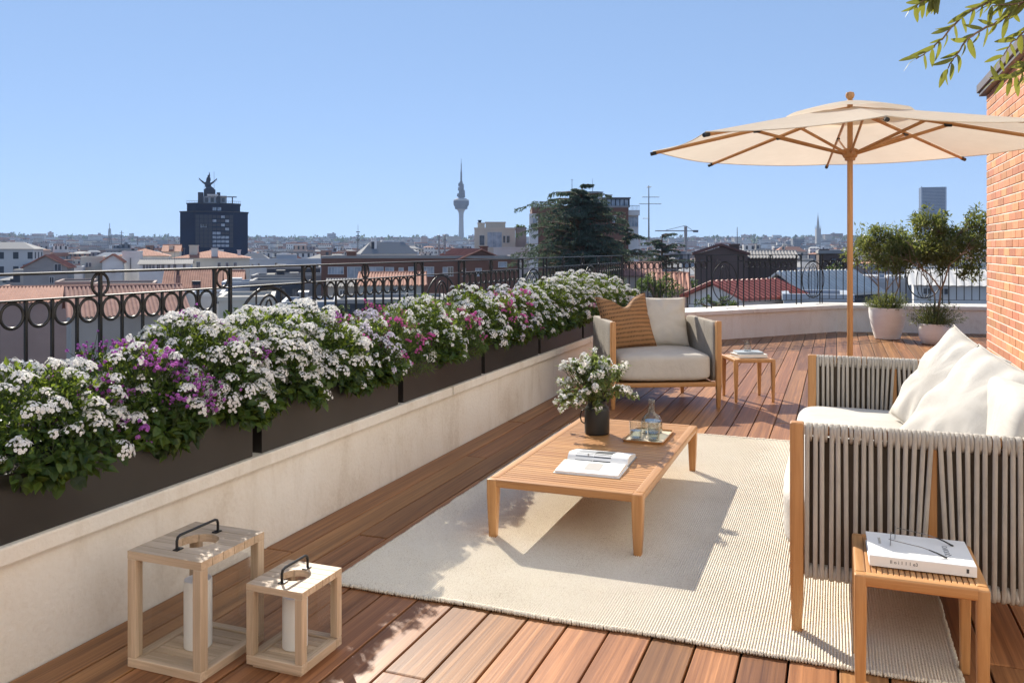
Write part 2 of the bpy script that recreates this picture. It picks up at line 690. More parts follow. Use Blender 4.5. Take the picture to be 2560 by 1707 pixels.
# stucco
m, nt, b = nmat('stucco')
v = coords(nt)
n1 = noise_tex(nt, v, 1.6, 6, 0.6)
n2 = noise_tex(nt, v, 55, 5, 0.6)
mxs = N(nt, 'ShaderNodeMath', operation='MULTIPLY_ADD')
mxs.inputs[1].default_value = 0.3
nt.links.new(n2, mxs.inputs[0]); nt.links.new(n1, mxs.inputs[2])
col = ramp(nt, mxs.outputs[0], [(0.42, (0.70, 0.62, 0.52)), (0.6, (0.83, 0.77, 0.68)), (0.8, (0.875, 0.83, 0.755))])
# weathering: faint vertical drip streaks and a grubby foot
stv = noise_tex(nt, coords(nt, (3.1, 3.1, 0.8)), 2.2, 6, 0.65, 0.8)
sts = ramp(nt, stv, [(0.50, (1, 1, 1)), (0.72, (0.80, 0.76, 0.70))])
mst = N(nt, 'ShaderNodeMix', data_type='RGBA', blend_type='MULTIPLY')
mst.inputs[0].default_value = 0.55
nt.links.new(col, mst.inputs[6]); nt.links.new(sts, mst.inputs[7])
col = mst.outputs[2]
nt.links.new(col, b.inputs['Base Color'])
b.inputs['Roughness'].default_value = 0.92
bump(nt, b, n2, 0.55, 0.006)

# rug
m, nt, b = nmat('rug_wool')
v = coords(nt, (1, 1, 1))
v2 = coords(nt, (1.0, 0.35, 1))
n1 = noise_tex(nt, v2, 330, 3, 0.6)
n2 = noise_tex(nt, v, 3, 4)
mxs = N(nt, 'ShaderNodeMath', operation='MULTIPLY_ADD')
mxs.inputs[1].default_value = 0.75
nt.links.new(n1, mxs.inputs[0])
m2 = N(nt, 'ShaderNodeMath', operation='MULTIPLY'); m2.inputs[1].default_value = 0.25
nt.links.new(n2, m2.inputs[0]); nt.links.new(m2.outputs[0], mxs.inputs[2])
col = ramp(nt, mxs.outputs[0], [(0.32, (0.55, 0.45, 0.33)), (0.45, (0.83, 0.745, 0.61)), (0.62, (0.90, 0.83, 0.71))])
nt.links.new(col, b.inputs['Base Color'])
b.inputs['Roughness'].default_value = 0.95
b.inputs['Specular IOR Level'].default_value = 0.15
bump(nt, b, noise_tex(nt, coords(nt, (1, 0.6, 1)), 240, 3, 0.6), 0.8, 0.006)

# brick pieces
m, nt, b = nmat('brick_clay')
v = coords(nt, (1, 1, 1), 9)
col = ramp(nt, noise_tex(nt, v, 14, 5), [(0.3, (0.46, 0.19, 0.095)), (0.7, (0.62, 0.30, 0.165))])
col = vary(nt, col, 0.25, 0.012)
nt.links.new(col, b.inputs['Base Color'])
b.inputs['Roughness'].default_value = 0.85
bump(nt, b, noise_tex(nt, v, 60, 5), 0.5, 0.005)
plain('mortar', (0.84, 0.78, 0.70), (0.76, 0.70, 0.62), scale=30, rough=0.95, bmp=0.6, bscale=120)

plain('bounce_wall_paint', (0.86, 0.84, 0.80), (0.82, 0.80, 0.76), scale=2, rough=0.9)  # pale coat for the added walls that bounce fill light

# plants
leafmat('leaf_shrub', [(0.010, 0.028, 0.009), (0.022, 0.055, 0.014), (0.045, 0.095, 0.02), (0.09, 0.14, 0.03)], 0.40, 0.45, (0.40, 0.50, 0.05))
leafmat('leaf_fine', [(0.03, 0.06, 0.015), (0.06, 0.11, 0.025), (0.10, 0.16, 0.04)], 0.45, 0.5, (0.38, 0.48, 0.08))
leafmat('leaf_olive', [(0.05, 0.075, 0.025), (0.085, 0.115, 0.038), (0.13, 0.155, 0.06), (0.20, 0.205, 0.11)], 0.42, 0.38, (0.42, 0.46, 0.09))
leafmat('leaf_branch', [(0.06, 0.085, 0.022), (0.10, 0.125, 0.03), (0.20, 0.185, 0.04)], 0.45, 0.5, (0.36, 0.36, 0.045))
leafmat('leaf_cedar', [(0.05, 0.08, 0.062), (0.085, 0.12, 0.09), (0.15, 0.185, 0.135)], 0.35, 0.6, (0.16, 0.22, 0.12))
leafmat('leaf_tree', [(0.03, 0.055, 0.02), (0.06, 0.09, 0.03), (0.10, 0.13, 0.04)], 0.35, 0.55, (0.25, 0.36, 0.06))
leafmat('leaf_euca', [(0.07, 0.11, 0.045), (0.12, 0.17, 0.06), (0.20, 0.25, 0.09)], 0.42, 0.5, (0.40, 0.48, 0.12))
leafmat('petal_white', [(0.84, 0.82, 0.83), (0.90, 0.89, 0.88), (0.90, 0.89, 0.86)], 0.35, 0.6, (0.88, 0.87, 0.82))
leafmat('petal_lilac', [(0.60, 0.54, 0.70), (0.72, 0.68, 0.78), (0.80, 0.78, 0.82)], 0.3, 0.6, (0.7, 0.62, 0.8))
leafmat('petal_purple', [(0.46, 0.12, 0.52), (0.56, 0.18, 0.60), (0.64, 0.28, 0.64)], 0.35, 0.6, (0.55, 0.14, 0.6))
leafmat('petal_pink', [(0.66, 0.10, 0.44), (0.74, 0.18, 0.52), (0.80, 0.34, 0.60)], 0.35, 0.6, (0.75, 0.15, 0.5))
plain('flower_eye', (0.30, 0.24, 0.08), rough=0.8)
plain('stem', (0.06, 0.09, 0.03), (0.04, 0.06, 0.02), rough=0.7)
plain('bark', (0.22, 0.15, 0.10), (0.10, 0.065, 0.04), scale=25, rough=0.95, bmp=0.8, bscale=40, stretch=(1, 1, 0.25))
plain('bark_pale', (0.34, 0.26, 0.18), (0.20, 0.14, 0.09), scale=25, rough=0.95, bmp=0.6, bscale=40, stretch=(1, 1, 0.25))
# ================================================================== terrace structure
WALL = [(-2.24, -1.5), (-2.24, 10.99), (0.02, 13.68), (4.2, 14.52)]


def offset(line, d):
    """offset polyline outward (to the left of travel) by d with mitred corners"""
    out = []
    nn = []
    for a, b in zip(line[:-1], line[1:]):
        t = Vector((b[0] - a[0], b[1] - a[1])).normalized()
        nn.append(Vector((-t.y, t.x)))
    for i, p in enumerate(line):
        if i == 0:
            n = nn[0]; k = 1
        elif i == len(line) - 1:
            n = nn[-1]; k = 1
        else:
            n = (nn[i - 1] + nn[i]).normalized()
            k = 1 / n.dot(nn[i])
        out.append((p[0] + n.x * d * k, p[1] + n.y * d * k))
    return out


# building body under the terrace
mb = MB()
o_ = offset(WALL, 0.64)
mb.prism([(4.2, -1.5)] + [o_[0]] + o_[1:] , -24.0, -0.06)
tag(mb.build('terrace', 'stucco'), kind='structure')

# deck: dark base sheet with one object per board
mb = MB()
mb.box(-2.3, 4.2, -1.5, 14.6, -0.055, -0.03)
deck = tag(mb.build('deck', 'deck_dark'), kind='structure')
PITCH = 0.14
mb = MB()
mb.box(-0.0665, 0.0665, -0.5, 0.5, -0.022, 0.0)
board = mb.mesh('board', 'deck_wood', bevel=0.0022, seg=1)
rd = random.Random(11)
for k in range(38):
    x = -2.235 + 0.07 + PITCH * k
    y = -1.5 - rd.uniform(0, 2.0)
    while y < 14.3:
        L = rd.uniform(1.9, 3.4)
        e = min(y + L, 14.5)
        if e - y > 0.3:
            inst('board', board, deck, (x, (y + e) / 2, rd.uniform(-0.0012, 0.0008)), None, (1, e - y - 0.005, 1))
        y = e

# added unseen facades behind and right of the camera, bouncing sunlight into the shade
house = tag(MB().box(-2.9, 2.5, -2.2, -1.52, -0.06, 5.6).box(2.501, 4.2, -2.2, 8.3, -0.06, 5.6).build('bounce_wall', 'bounce_wall_paint'), kind='structure')
for xa, xb in ((-1.6, 0.0), (0.9, 2.2)):  # doors dressing the added wall, unseen as well
    mb = MB()
    mb.box(xa - .06, xa, -1.519, -1.47, 0, 2.3); mb.box(xb, xb + .06, -1.519, -1.47, 0, 2.3); mb.box(xa - .06, xb + .06, -1.519, -1.47, 2.3, 2.36)
    mb.box((xa + xb) / 2 - .03, (xa + xb) / 2 + .03, -1.519, -1.48, 0, 2.3)
    d_ = mb.build('added_door_frame', 'black_metal', house)
    MB().box(xa, xb, -1.518, -1.50, 0, 2.3).build('added_door_pane', 'vase_black', d_)

# low stucco wall with coping
wall = thing('terrace_wall', 'low cream stucco parapet wall with projecting coping round the terrace', 'wall')
f0, b0 = WALL, offset(WALL, 0.60)
cf, cb = offset(WALL, -0.03), offset(WALL, 0.64)
for i in range(3):
    mb = MB()
    mb.prism([f0[i], b0[i], b0[i + 1], f0[i + 1]][::-1], -0.06, 0.348)
    mb.build('wall_body', 'stucco', wall)
    # coping laid as stones
    n = [4, 2, 2][i]
    for k in range(n):
        a, c = k / n, (k + 1) / n
        g = 0.0012

        def lerp(p, q, t):
            return (p[0] + (q[0] - p[0]) * t, p[1] + (q[1] - p[1]) * t)
        mb = MB()
        mb.prism([lerp(cf[i], cf[i + 1], a + (g if k else 0)), lerp(cb[i], cb[i + 1], a + (g if k else 0)),
                  lerp(cb[i], cb[i + 1], c), lerp(cf[i], cf[i + 1], c)][::-1], 0.345, 0.40)
        mb.build('coping', 'stucco', wall, bevel=0.006, seg=2)

# ================================================================== railing
RAIL = offset(WALL, 0.46)
ZT, ZS, ZB, ZC = 1.155, 1.062, 0.47, 0.40
BW = 0.0055


def bar_mesh(z0, z1, h=BW):
    mb = MB()
    mb.box(-h, h, -h, h, z0, z1)
    return mb.mesh('baluster', 'iron', bevel=0.0012, seg=1)


def ring_mesh(rx, rz, tr, n=28, m=8, name='ring'):
    mb = MB()
    mb.tube([(rx * math.cos(2 * math.pi * k / n), 0, rz * math.sin(2 * math.pi * k / n)) for k in range(n)], tr, m, closed=True, flat=1.5)
    return mb.mesh(name, 'iron', smooth='all')


ME_bal = bar_mesh(ZB, ZS)
ME_post = bar_mesh(ZC, ZT, 0.0075)
ME_mid = bar_mesh(ZB, ZT, 0.0065)
ME_ring = ring_mesh(0.0445, 0.0445, 0.0042)
ME_ringT = ring_mesh(0.040, 0.0425, 0.0042)
ME_big = ring_mesh(0.272, 0.282, 0.006, 48)
ME_oval = ring_mesh(0.125, 0.262, 0.0045, 40)
ME_oval2 = ring_mesh(0.048, 0.25, 0.004, 36)
ME_thin = bar_mesh(ZB, ZS - 0.01, 0.0035)


def rail_run(label, P, Q, panels, s0, s1):
    """panels: list of ('ring'|'circle', a, b) in metres along P->Q"""
    d = Vector((Q[0] - P[0], Q[1] - P[1], 0))
    L = d.length
    ang = math.atan2(d.y, d.x)
    root = thing('railing', label, 'railing', (P[0], P[1], 0), ang)
    for nm, z0, z1, hy in (('top_rail', ZT, ZT + 0.009, 0.016), ('second_rail', ZS, ZS + 0.007, 0.011), ('bottom_rail', ZB - 0.007, ZB, 0.011)):
        mb = MB()
        mb.box(s0, s1, -hy, hy, z0, z1)
        mb.build(nm, 'iron', root, bevel=0.0015, seg=1)
    for typ, a, b in panels:
        for s in (a, b):
            if s0 - 1e-4 <= s <= s1 + 1e-4:
                inst('post', ME_post, root, (s, 0, 0))
        if typ == 'ring':
            n = max(1, round((b - a) / 0.1085))
            p = (b - a) / n
            for k in range(1, n):
                s = a + p * k
                if s0 < s < s1:
                    if k == n // 2:
                        inst('baluster', ME_mid, root, (s, 0, 0))
                        inst('ring', ME_ringT, root, (s, 0, (ZT + ZS + 0.007) / 2))
                    else:
                        inst('baluster', ME_bal, root, (s, 0, 0))
            for k in range(n):
                s = a + p * (k + 0.5)
                if s0 < s < s1:
                    inst('ring', ME_ring, root, (s, 0, ZS - 0.049), None, ((p - 0.012) / 0.0978, 1, 1))
        else:
            c = (a + b) / 2
            sc = (b - a) / 0.59
            if s0 < c < s1:
                zc = ZS - 0.290
                inst('circle_motif', ME_big, root, (c, 0, zc), None, (sc, 1, 1))
                inst('oval_motif', ME_oval, root, (c, 0, zc - 0.02), None, (sc, 1, 1))
                inst('inner_oval_motif', ME_oval2, root, (c, 0, zc - 0.03), None, (sc, 1, 1))
                inst('thin_bar', ME_thin, root, (c - 0.10 * sc, 0, 0))
                inst('thin_bar', ME_thin, root, (c + 0.10 * sc, 0, 0))
    # rings between the paired posts
    pts = sorted(set([round(q, 4) for t in panels for q in t[1:]]))
    for a, b in zip(pts[:-1], pts[1:]):
        if 0.05 < b - a < 0.16 and s0 < a and b < s1:
            inst('ring', ME_ringT, root, ((a + b) / 2, 0, (ZT + ZS + 0.007) / 2), None, ((b - a - 0.02) / 0.088, 1, 1))
    return root


def s_on(sx, P, Q):
    """distance along P->Q where photo column sx crosses it"""
    t = (sx - 1280) / FPX
    dx, dy = t * CY - SY, t * SY + CY
    ex, ey = Q[0] - P[0], Q[1] - P[1]
    L = math.hypot(ex, ey)
    ex, ey = ex / L, ey / L
    # P + s e = u d
    det = ex * (-dy) - ey * (-dx)
    return ((-P[0]) * (-dy) - (-P[1]) * (-dx)) / det


P0, P1, P2, P3 = RAIL
y0 = P0[1]
rail_run('black iron railing with rings running behind the long row of flower planters', P0, P1,
         [(t, a - y0, b - y0) for t, a, b in (
             ('ring', -0.03, 1.17), ('circle', 1.28, 1.87), ('ring', 1.976, 3.173), ('circle', 3.282, 3.87), ('ring', 3.976, 5.177),
             ('circle', 5.29, 5.90), ('ring', 6.0, 7.2), ('circle', 7.31, 7.90), ('ring', 8.0, 9.2), ('circle', 9.31, 9.9), ('ring', 10.0, P1[1] - 0.02))],
         0.0, P1[1] - y0)
L12 = math.hypot(P2[0] - P1[0], P2[1] - P1[1])
k12 = [s_on(x, P1, P2) for x in (1767, 1776, 1845, 1859, 1991, 2003, 2062)]
rail_run('black iron railing on the slanting far corner with two oval motifs', P1, P2,
         [('ring', 0.02, k12[0]), ('circle', k12[1] + 0.02, k12[2]), ('ring', k12[3], k12[4]), ('circle', k12[5], k12[6]), ('ring', k12[6] + 0.11, L12 - 0.02)], 0, L12)
L23 = math.hypot(P3[0] - P2[0], P3[1] - P2[1])
k23 = [s_on(x, P2, P3) for x in (2250, 2265, 2356, 2372)]
rail_run('black iron railing behind the two potted trees at the back', P2, P3,
         [('ring', 0.02, k23[0]), ('circle', k23[1], k23[2]), ('ring', k23[3], k23[3] + 1.2)], 0, L23)

# ================================================================== planters
GAPS = [1.66, 2.88, 4.11, 5.27, 6.43, 7.68, 8.88, 10.05]
ORD = ['nearest the camera', 'second from the camera, beside the bigger lantern', 'third from the camera', 'fourth from the camera, behind the coffee table', 'fifth from the camera, just before the armchair', 'partly hidden behind the armchair', 'farthest, behind the armchair']
PX0, PX1, PZ0, PZ1 = -2.62, -2.232, 0.401, 0.600
for i in range(7):
    a, b = GAPS[i] + 0.03, GAPS[i + 1] - 0.03
    root = thing('planter_box', 'long dark bronze metal planter on the wall, ' + ORD[i], 'planter', ((PX0 + PX1) / 2, (a + b) / 2, PZ0), 0, 'planters in a row on the parapet')
    hx, hy, h = (PX1 - PX0) / 2, (b - a) / 2, PZ1 - PZ0
    mb = MB()
    t = 0.006
    mb.box(-hx, hx, -hy, hy, 0, 0.006)
    mb.box(-hx, -hx + t, -hy, hy, 0.006, h)
    mb.box(hx - t, hx, -hy, hy, 0.006, h)
    mb.box(-hx + t, hx - t, -hy, -hy + t, 0.006, h)
    mb.box(-hx + t, hx - t, hy - t, hy, 0.006, h)
    mb.build('box', 'bronze', root)
    mb = MB()
    r = 0.018
    mb.box(-hx + t, -hx + r, -hy + r, hy - r, h - 0.008, h - 0.0005)
    mb.box(hx - r, hx - t, -hy + r, hy - r, h - 0.008, h - 0.0005)
    mb.box(-hx + t, hx - t, -hy + t, -hy + r, h - 0.008, h - 0.0005)
    mb.box(-hx + t, hx - t, hy - r, hy - t, h - 0.008, h - 0.0005)
    mb.build('rim', 'bronze', root)
    mb = MB()
    mb.box(-hx + t + .001, hx - t - .001, -hy + t + .001, hy - t - .001, 0.02, h - 0.03)
    mb.build('soil', 'soil', root)

# ================================================================== rug
RX0, RX1, RY0, RY1 = -1.76, 0.335, 2.70, 5.73
rug = thing('rug', 'large ribbed cream wool rug under the coffee table', 'rug', ((RX0 + RX1) / 2, (RY0 + RY1) / 2, 0.002))
mb = MB()
w, h = RX1 - RX0, RY1 - RY0
nr = 232
ny = 40
prof = []
for k in range(nr):
    for q, z in ((0.0, 0.004), (0.28, 0.0095), (0.5, 0.0105), (0.72, 0.0095)):
        prof.append((-w / 2 + w * (k + q) / nr, z))
prof.append((w / 2, 0.004))
vsr = []
for j in range(ny + 1):
    v = j / ny
    for x, z in prof:
        e = 0.006 * noise.noise(Vector((x * 9, v * 7, 3)))
        zz = z + 0.0015 * noise.noise(Vector((x * 4, v * 9, 0)))
        yy = -h / 2 + h * v
        if j in (0, ny):
            yy += 0.012 * noise.noise(Vector((x * 3, 5.0 + v, 0))) + 0.004 * noise.noise(Vector((x * 45, 1.0, 0)))
        vsr.append((x + e * 0.6, yy, zz))
n_ = len(prof)
mb.add(vsr, [(j * n_ + i, j * n_ + i + 1, (j + 1) * n_ + i + 1, (j + 1) * n_ + i) for j in range(ny) for i in range(n_ - 1)])
mb.build('pile', 'rug_wool', rug, smooth='all')
# looped border: little knots of yarn along the cut ends and side bindings
mb = MB()
rd = random.Random(3)
for k in range(nr):
    x = -w / 2 + w * (k + 0.5) / nr
    for sgn in (-1, 1):
        y = sgn * h / 2 + 0.012 * noise.noise(Vector((x * 3, 5.0 + (0 if sgn < 0 else 1), 0)))
        rr = rd.uniform(0.0042, 0.006)
        mb.tube([(x, y - sgn * 0.012, 0.007), (x + rd.uniform(-.002, .002), y, 0.0105), (x + rd.uniform(-.003, .003), y + sgn * rd.uniform(0.004, 0.011), 0.006), (x, y + sgn * 0.004, 0.001)], [rr * .8, rr, rr, rr * .7], 5)
for k in range(330):
    y = -h / 2 + h * (k + 0.5) / 330
    for sgn in (-1, 1):
        x = sgn * w / 2 + 0.006 * noise.noise(Vector((sgn, y * 9, 3)))
        mb.tube([(x - sgn * 0.006, y - .004, 0.007), (x + sgn * rd.uniform(0.002, .005), y, 0.008), (x - sgn * 0.004, y + .005, 0.003)], [0.004, 0.005, 0.004], 5)
tag(mb.build('border_loops', 'rug_wool', rug, smooth='all'), kind='stuff')

# ================================================================== lanterns


def plank_with_hole(x0, x1, y0, y1, z0, z1, cx, cy, rr, n=10):
    """plank lying along X, cut by a vertical round hole"""
    m = MB()
    ys = [y0 + (y1 - y0) * k / n for k in range(n + 1)]
    ex = [y for y in (cy - rr, cy + rr) if y0 < y < y1]
    ys = sorted(set(ys + ex))

    def half(y):
        q = rr * rr - (y - cy) ** 2
        return math.sqrt(q) if q > 1e-9 else 0.0
    for a, b in zip(ys[:-1], ys[1:]):
        ha, hb = half(a), half(b)
        if ha == 0 and hb == 0:
            quads = [[(x0, a), (x1, a), (x1, b), (x0, b)]]
        else:
            quads = [[(x0, a), (cx - ha, a), (cx - hb, b), (x0, b)], [(cx + ha, a), (x1, a), (x1, b), (cx + hb, b)]]
        for q in quads:
            m.prism(q, z0, z1)
    me = bpy.data.meshes.new('plank')
    me.from_pydata(m.v, [], m.f)
    bm = bmesh.new(); bm.from_mesh(me)
    bmesh.ops.remove_doubles(bm, verts=bm.verts, dist=1e-5)
    # drop the inner partition faces (they come in coincident pairs)
    seen = {}
    for f in bm.faces:
        seen.setdefault(tuple(sorted(v.index for v in f.verts)), []).append(f)
    bmesh.ops.delete(bm, geom=[f for fs in seen.values() if len(fs) > 1 for f in fs], context='FACES_ONLY')
    bm.to_mesh(me); bm.free()
    return me


def lantern(label, x0, x1, y0, y1, h, ps, tt, hole, clab, crad, ch, plinth=0.0):
    cx, cy = (x0 + x1) / 2, (y0 + y1) / 2
    a, b = (x1 - x0) / 2, (y1 - y0) / 2
    root = thing('lantern', label, 'lantern', (cx, cy, 0), 0, 'wooden floor lanterns')
    zb0, zb1 = plinth, plinth + 0.028
    n = 6
    if plinth:
        mb = MB(); mb.box(-a + .014, a - .014, -b + .014, b - .014, 0.0005, plinth - 0.0005)
        mb.build('plinth', 'oak_x', root)
    # base: rim of four rails and inset boards
    for ya, yb in ((-b, -b + .03), (b - .03, b)):
        mb = MB(); mb.box(-a, a, ya, yb, zb0, zb1)
        mb.build('base_rail', 'oak_x', root, bevel=0.002, seg=1)
    for xa, xb in ((-a, -a + .03), (a - .03, a)):
        mb = MB(); mb.box(xa, xb, -b + .0305, b - .0305, zb0, zb1 - .0005)
        mb.build('base_rail', 'oak_y', root, bevel=0.002, seg=1)
    L = 2 * (b - .032)
    for k in range(n):
        ya = -b + .032 + L * k / n
        mb = MB(); mb.box(-a + .031, a - .031, ya + .0008, ya + L / n - .0008, zb0 + .004, zb1 - .005)
        mb.build('base_plank', 'oak_x', root, bevel=0.0012, seg=1)
    # posts
    for sx in (-1, 1):
        for sy in (-1, 1):
            mb = MB()
            mb.box(sx * a - (ps if sx > 0 else 0), sx * a + (ps if sx < 0 else 0), sy * b - (ps if sy > 0 else 0), sy * b + (ps if sy < 0 else 0), zb1 + .0004, h - tt - .0004)
            mb.build('post', 'oak_z', root, bevel=0.002, seg=1)
    # glass
    zi0, zi1 = zb1 + 0.001, h - tt - 0.001
    for sx in (-1, 1):
        mb = MB(); mb.box(sx * (a - ps / 2) - .0015, sx * (a - ps / 2) + .0015, -b + ps, b - ps, zi0, zi1)
        mb.build('glass_pane', 'pane_glass', root)
        mb = MB(); mb.box(-a + ps, a - ps, sx * (b - ps / 2) - .0015, sx * (b - ps / 2) + .0015, zi0, zi1)
        mb.build('glass_pane', 'pane_glass', root)
    # top planks
    for k in range(n):
        ya, yb = -b + 2 * b * k / n, -b + 2 * b * (k + 1) / n
        me = plank_with_hole(-a, a, ya + .0011, yb - .0011, h - tt, h, 0, 0, hole)
        me.materials.append(M_['oak_x'])
        inst('top_plank', me, root)
    # handle: flat black bar bent down at both ends, along Y
    hb = b * 0.62
    hz = h + 0.042
    mb = MB()
    pts = [(0, -hb, h + .003), (0, -hb, hz - .014), (0, -hb + .004, hz - .004), (0, -hb + .014, hz), (0, hb - .014, hz), (0, hb - .004, hz - .004), (0, hb, hz - .014), (0, hb, h + .003)]
    mb.tube(pts, 0.0042, 8)
    mb.box(-.009, .009, -hb - .008, -hb + .018, h + .0005, h + .0035)
    mb.box(-.009, .009, hb - .018, hb + .008, h + .0005, h + .0035)
    mb.build('handle', 'black_metal', root, smooth=True)
    # candle inside
    z0 = zb1 - .0048
    c = thing('candle', clab, 'candle', (cx, cy, z0), 0, 'pillar candles in the lanterns')
    mb = MB()
    mb.lathe([(0, 0), (crad - .003, 0), (crad, .003), (crad, ch - .004), (crad - .0015, ch - .0008), (crad - .004, ch), (crad - .008, ch - .003), (0, ch - .004)], 32)
    mb.build('wax', 'wax', c, smooth=True)
    mb = MB(); mb.tube([(0, 0, ch - .006), (0.001, 0, ch + .004), (0.003, 0.001, ch + .009)], .0009, 5)
    mb.build('wick', 'ink', c)


lantern('taller weathered oak floor lantern with black handle nearest the wall', -1.983, -1.708, 1.95, 2.24, 0.347, 0.031, 0.024, 0.062,
        'tall white pillar candle inside the bigger lantern', 0.042, 0.208)
lantern('smaller oak floor lantern with black handle nearer the rug', -1.645, -1.447, 2.07, 2.282, 0.252, 0.026, 0.020, 0.045,
        'shorter white pillar candle inside the smaller lantern', 0.038, 0.158, plinth=0.012)

# ================================================================== tables


def leg(root, x, y, h, top, bot, dx=0, dy=0, m='teak_z'):
    mb = MB()
    pr = [(0.0, bot), (h * .35, bot + (top - bot) * .55), (h * .75, top), (h, top)]
    for (z0, r0), (z1, r1) in zip(pr[:-1], pr[1:]):
        pass
    vs_ = []
    for z, r in pr:
        ox, oy = dx * (1 - z / h), dy * (1 - z / h)
        vs_ += [(x + ox - r, y + oy - r, z), (x + ox + r, y + oy - r, z), (x + ox + r, y + oy + r, z), (x + ox - r, y + oy + r, z)]
    fs_ = [(0, 3, 2, 1)]
    for i in range(3):
        for k in range(4):
            fs_.append((4 * i + k, 4 * i + (k + 1) % 4, 4 * i + 4 + (k + 1) % 4, 4 * i + 4 + k))
    fs_.append((12, 13, 14, 15))
    mb.add(vs_, fs_)
    return mb.build('leg', m, root, bevel=0.0055, seg=3, smooth=True, ang=60)


def rrect(a, b, r, n=6):
    out = []
    for cx, cy, a0 in ((a - r, b - r, 0), (-a + r, b - r, 90), (-a + r, -b + r, 180), (a - r, -b + r, 270)):
        for k in range(n + 1):
            t = R(a0 + 90 * k / n)
            out.append((cx + r * math.cos(t), cy + r * math.sin(t)))
    return out


def slat_table(name, label, cx, cy, rz, w, d, h, fr, th, ns, along='x', legt=0.02, legb=0.014, cat='side table', group=None):
    """framed table with slats; leg tops run up into rounded frame corners"""
    root = thing(name, label, cat, (cx, cy, 0), rz, group)
    a, b = w / 2, d / 2
    for sx in (-1, 1):
        for sy in (-1, 1):
            leg(root, sx * (a - legt), sy * (b - legt), h - 0.003, legt, legb)
    rr = 0.016
    for s in (-1, 1):
        ya, yb = sorted((s * (b - .0006), s * (b - fr)))
        mb = MB(); mb.prism([((ya + yb) / 2 + q[0], h - th / 2 - .0016 + q[1]) for q in rrect((yb - ya) / 2, th / 2, .006, 3)], -a + 2 * legt - .004, a - 2 * legt + .004)
        mb.v = [(z, x, y) for x, y, z in mb.v]
        mb.build('rail', 'teak_x', root, smooth=True)
        xa, xb = sorted((s * (a - .0006), s * (a - fr)))
        mb = MB(); mb.prism([((xa + xb) / 2 + q[0], h - th / 2 - .0016 + q[1]) for q in rrect((xb - xa) / 2, th / 2, .006, 3)], -b + 2 * legt - .004, b - 2 * legt + .004)
        mb.v = [(x, z, y) for x, y, z in mb.v]
        mb.f = [q[::-1] for q in mb.f]
        mb.build('rail', 'teak_y', root, smooth=True)
    # slats
    if along == 'x':
        L = 2 * (b - fr)
        p = L / ns
        mb = MB(); mb.box(-a + fr - .004, a - fr + .004, -p / 2 + .0016, p / 2 - .0016, -0.012, 0)
        me = mb.mesh('slat', 'teak_x', bevel=0.002, seg=1)
        for k in range(ns):
            inst('slat', me, root, (0, -b + fr + p * (k + .5), h - 0.0035))
        for sx in (-0.5, 0.5):
            mb = MB(); mb.box(sx * a - .015, sx * a + .015, -b + fr, b - fr, h - .03, h - .0165)
            mb.build('slat_support', 'teak_y', root)
    else:
        L = 2 * (a - fr)
        p = L / ns
        mb = MB(); mb.box(-p / 2 + .001, p / 2 - .001, -b + fr - .004, b - fr + .004, -0.012, 0)
        me = mb.mesh('slat', 'teak_y', bevel=0.0015, seg=1)
        for k in range(ns):
            inst('slat', me, root, (-a + fr + p * (k + .5), 0, h - 0.003))
        mb = MB(); mb.box(-a + fr, a - fr, -.015, .015, h - .03, h - .0165)
        mb.build('slat_support', 'teak_x', root)
    return root


TH = 0.262
slat_table('coffee_table', 'long low teak coffee table with slatted top on the rug', -1.068, 4.08, 0, 0.68, 1.44, TH, 0.042, 0.034, 44, 'x', 0.0235, 0.0155, 'coffee table')
slat_table('side_table', 'small teak side table in the right foreground holding a white book', 0.207, 2.64, 0, 0.325, 0.36, 0.376, 0.03, 0.032, 19, 'y', 0.016, 0.0125, group='teak side tables')
slat_table('side_table', 'small teak side table beside the armchair holding a glass on books', -0.69, 7.29, R(24), 0.34, 0.36, 0.352, 0.03, 0.028, 16, 'y', 0.0165, 0.011, group='teak side tables')

# ---- closed white book with lettering, on the near side table
Z0 = 0.3765
bk = thing('book', 'thick white hardback lying on the near side table under eyeglasses', 'book', (0.215, 2.64, Z0), R(1.0))
mb = MB()
mb.box(-.132, .132, -.105, -.1015, 0, .029); mb.box(-.132, .132, -.1015, .106, 0, .0025); mb.box(-.132, .132, -.1015, .106, .0265, .029)
mb.build('cover', 'paper', bk, bevel=0.0012, seg=1)
mb = MB(); mb.box(-.128, .128, -.101, .101, .0028, .0262)
mb.build('page_block', 'page_edge', bk)
inst('spine_lettering', text_mesh('Il o i 1 1 1 e3', 0.013, 'ink'), bk, (-.045, -.1053, .0165), (R(90), 0, 0))
mb = MB(); mb.box(.107, .113, -.1058, -.1051, .010, .021)
mb.build('spine_mark', 'ink', bk)
inst('cover_lettering', text_mesh('QUOIVO', 0.021, 'print_grey'), bk, (.072, .0, .0293), (0, 0, R(90)))
inst('cover_lettering', text_mesh('VANAWAS', 0.011, 'print_taupe'), bk, (-.098, .03, .0293), (0, 0, R(90)))

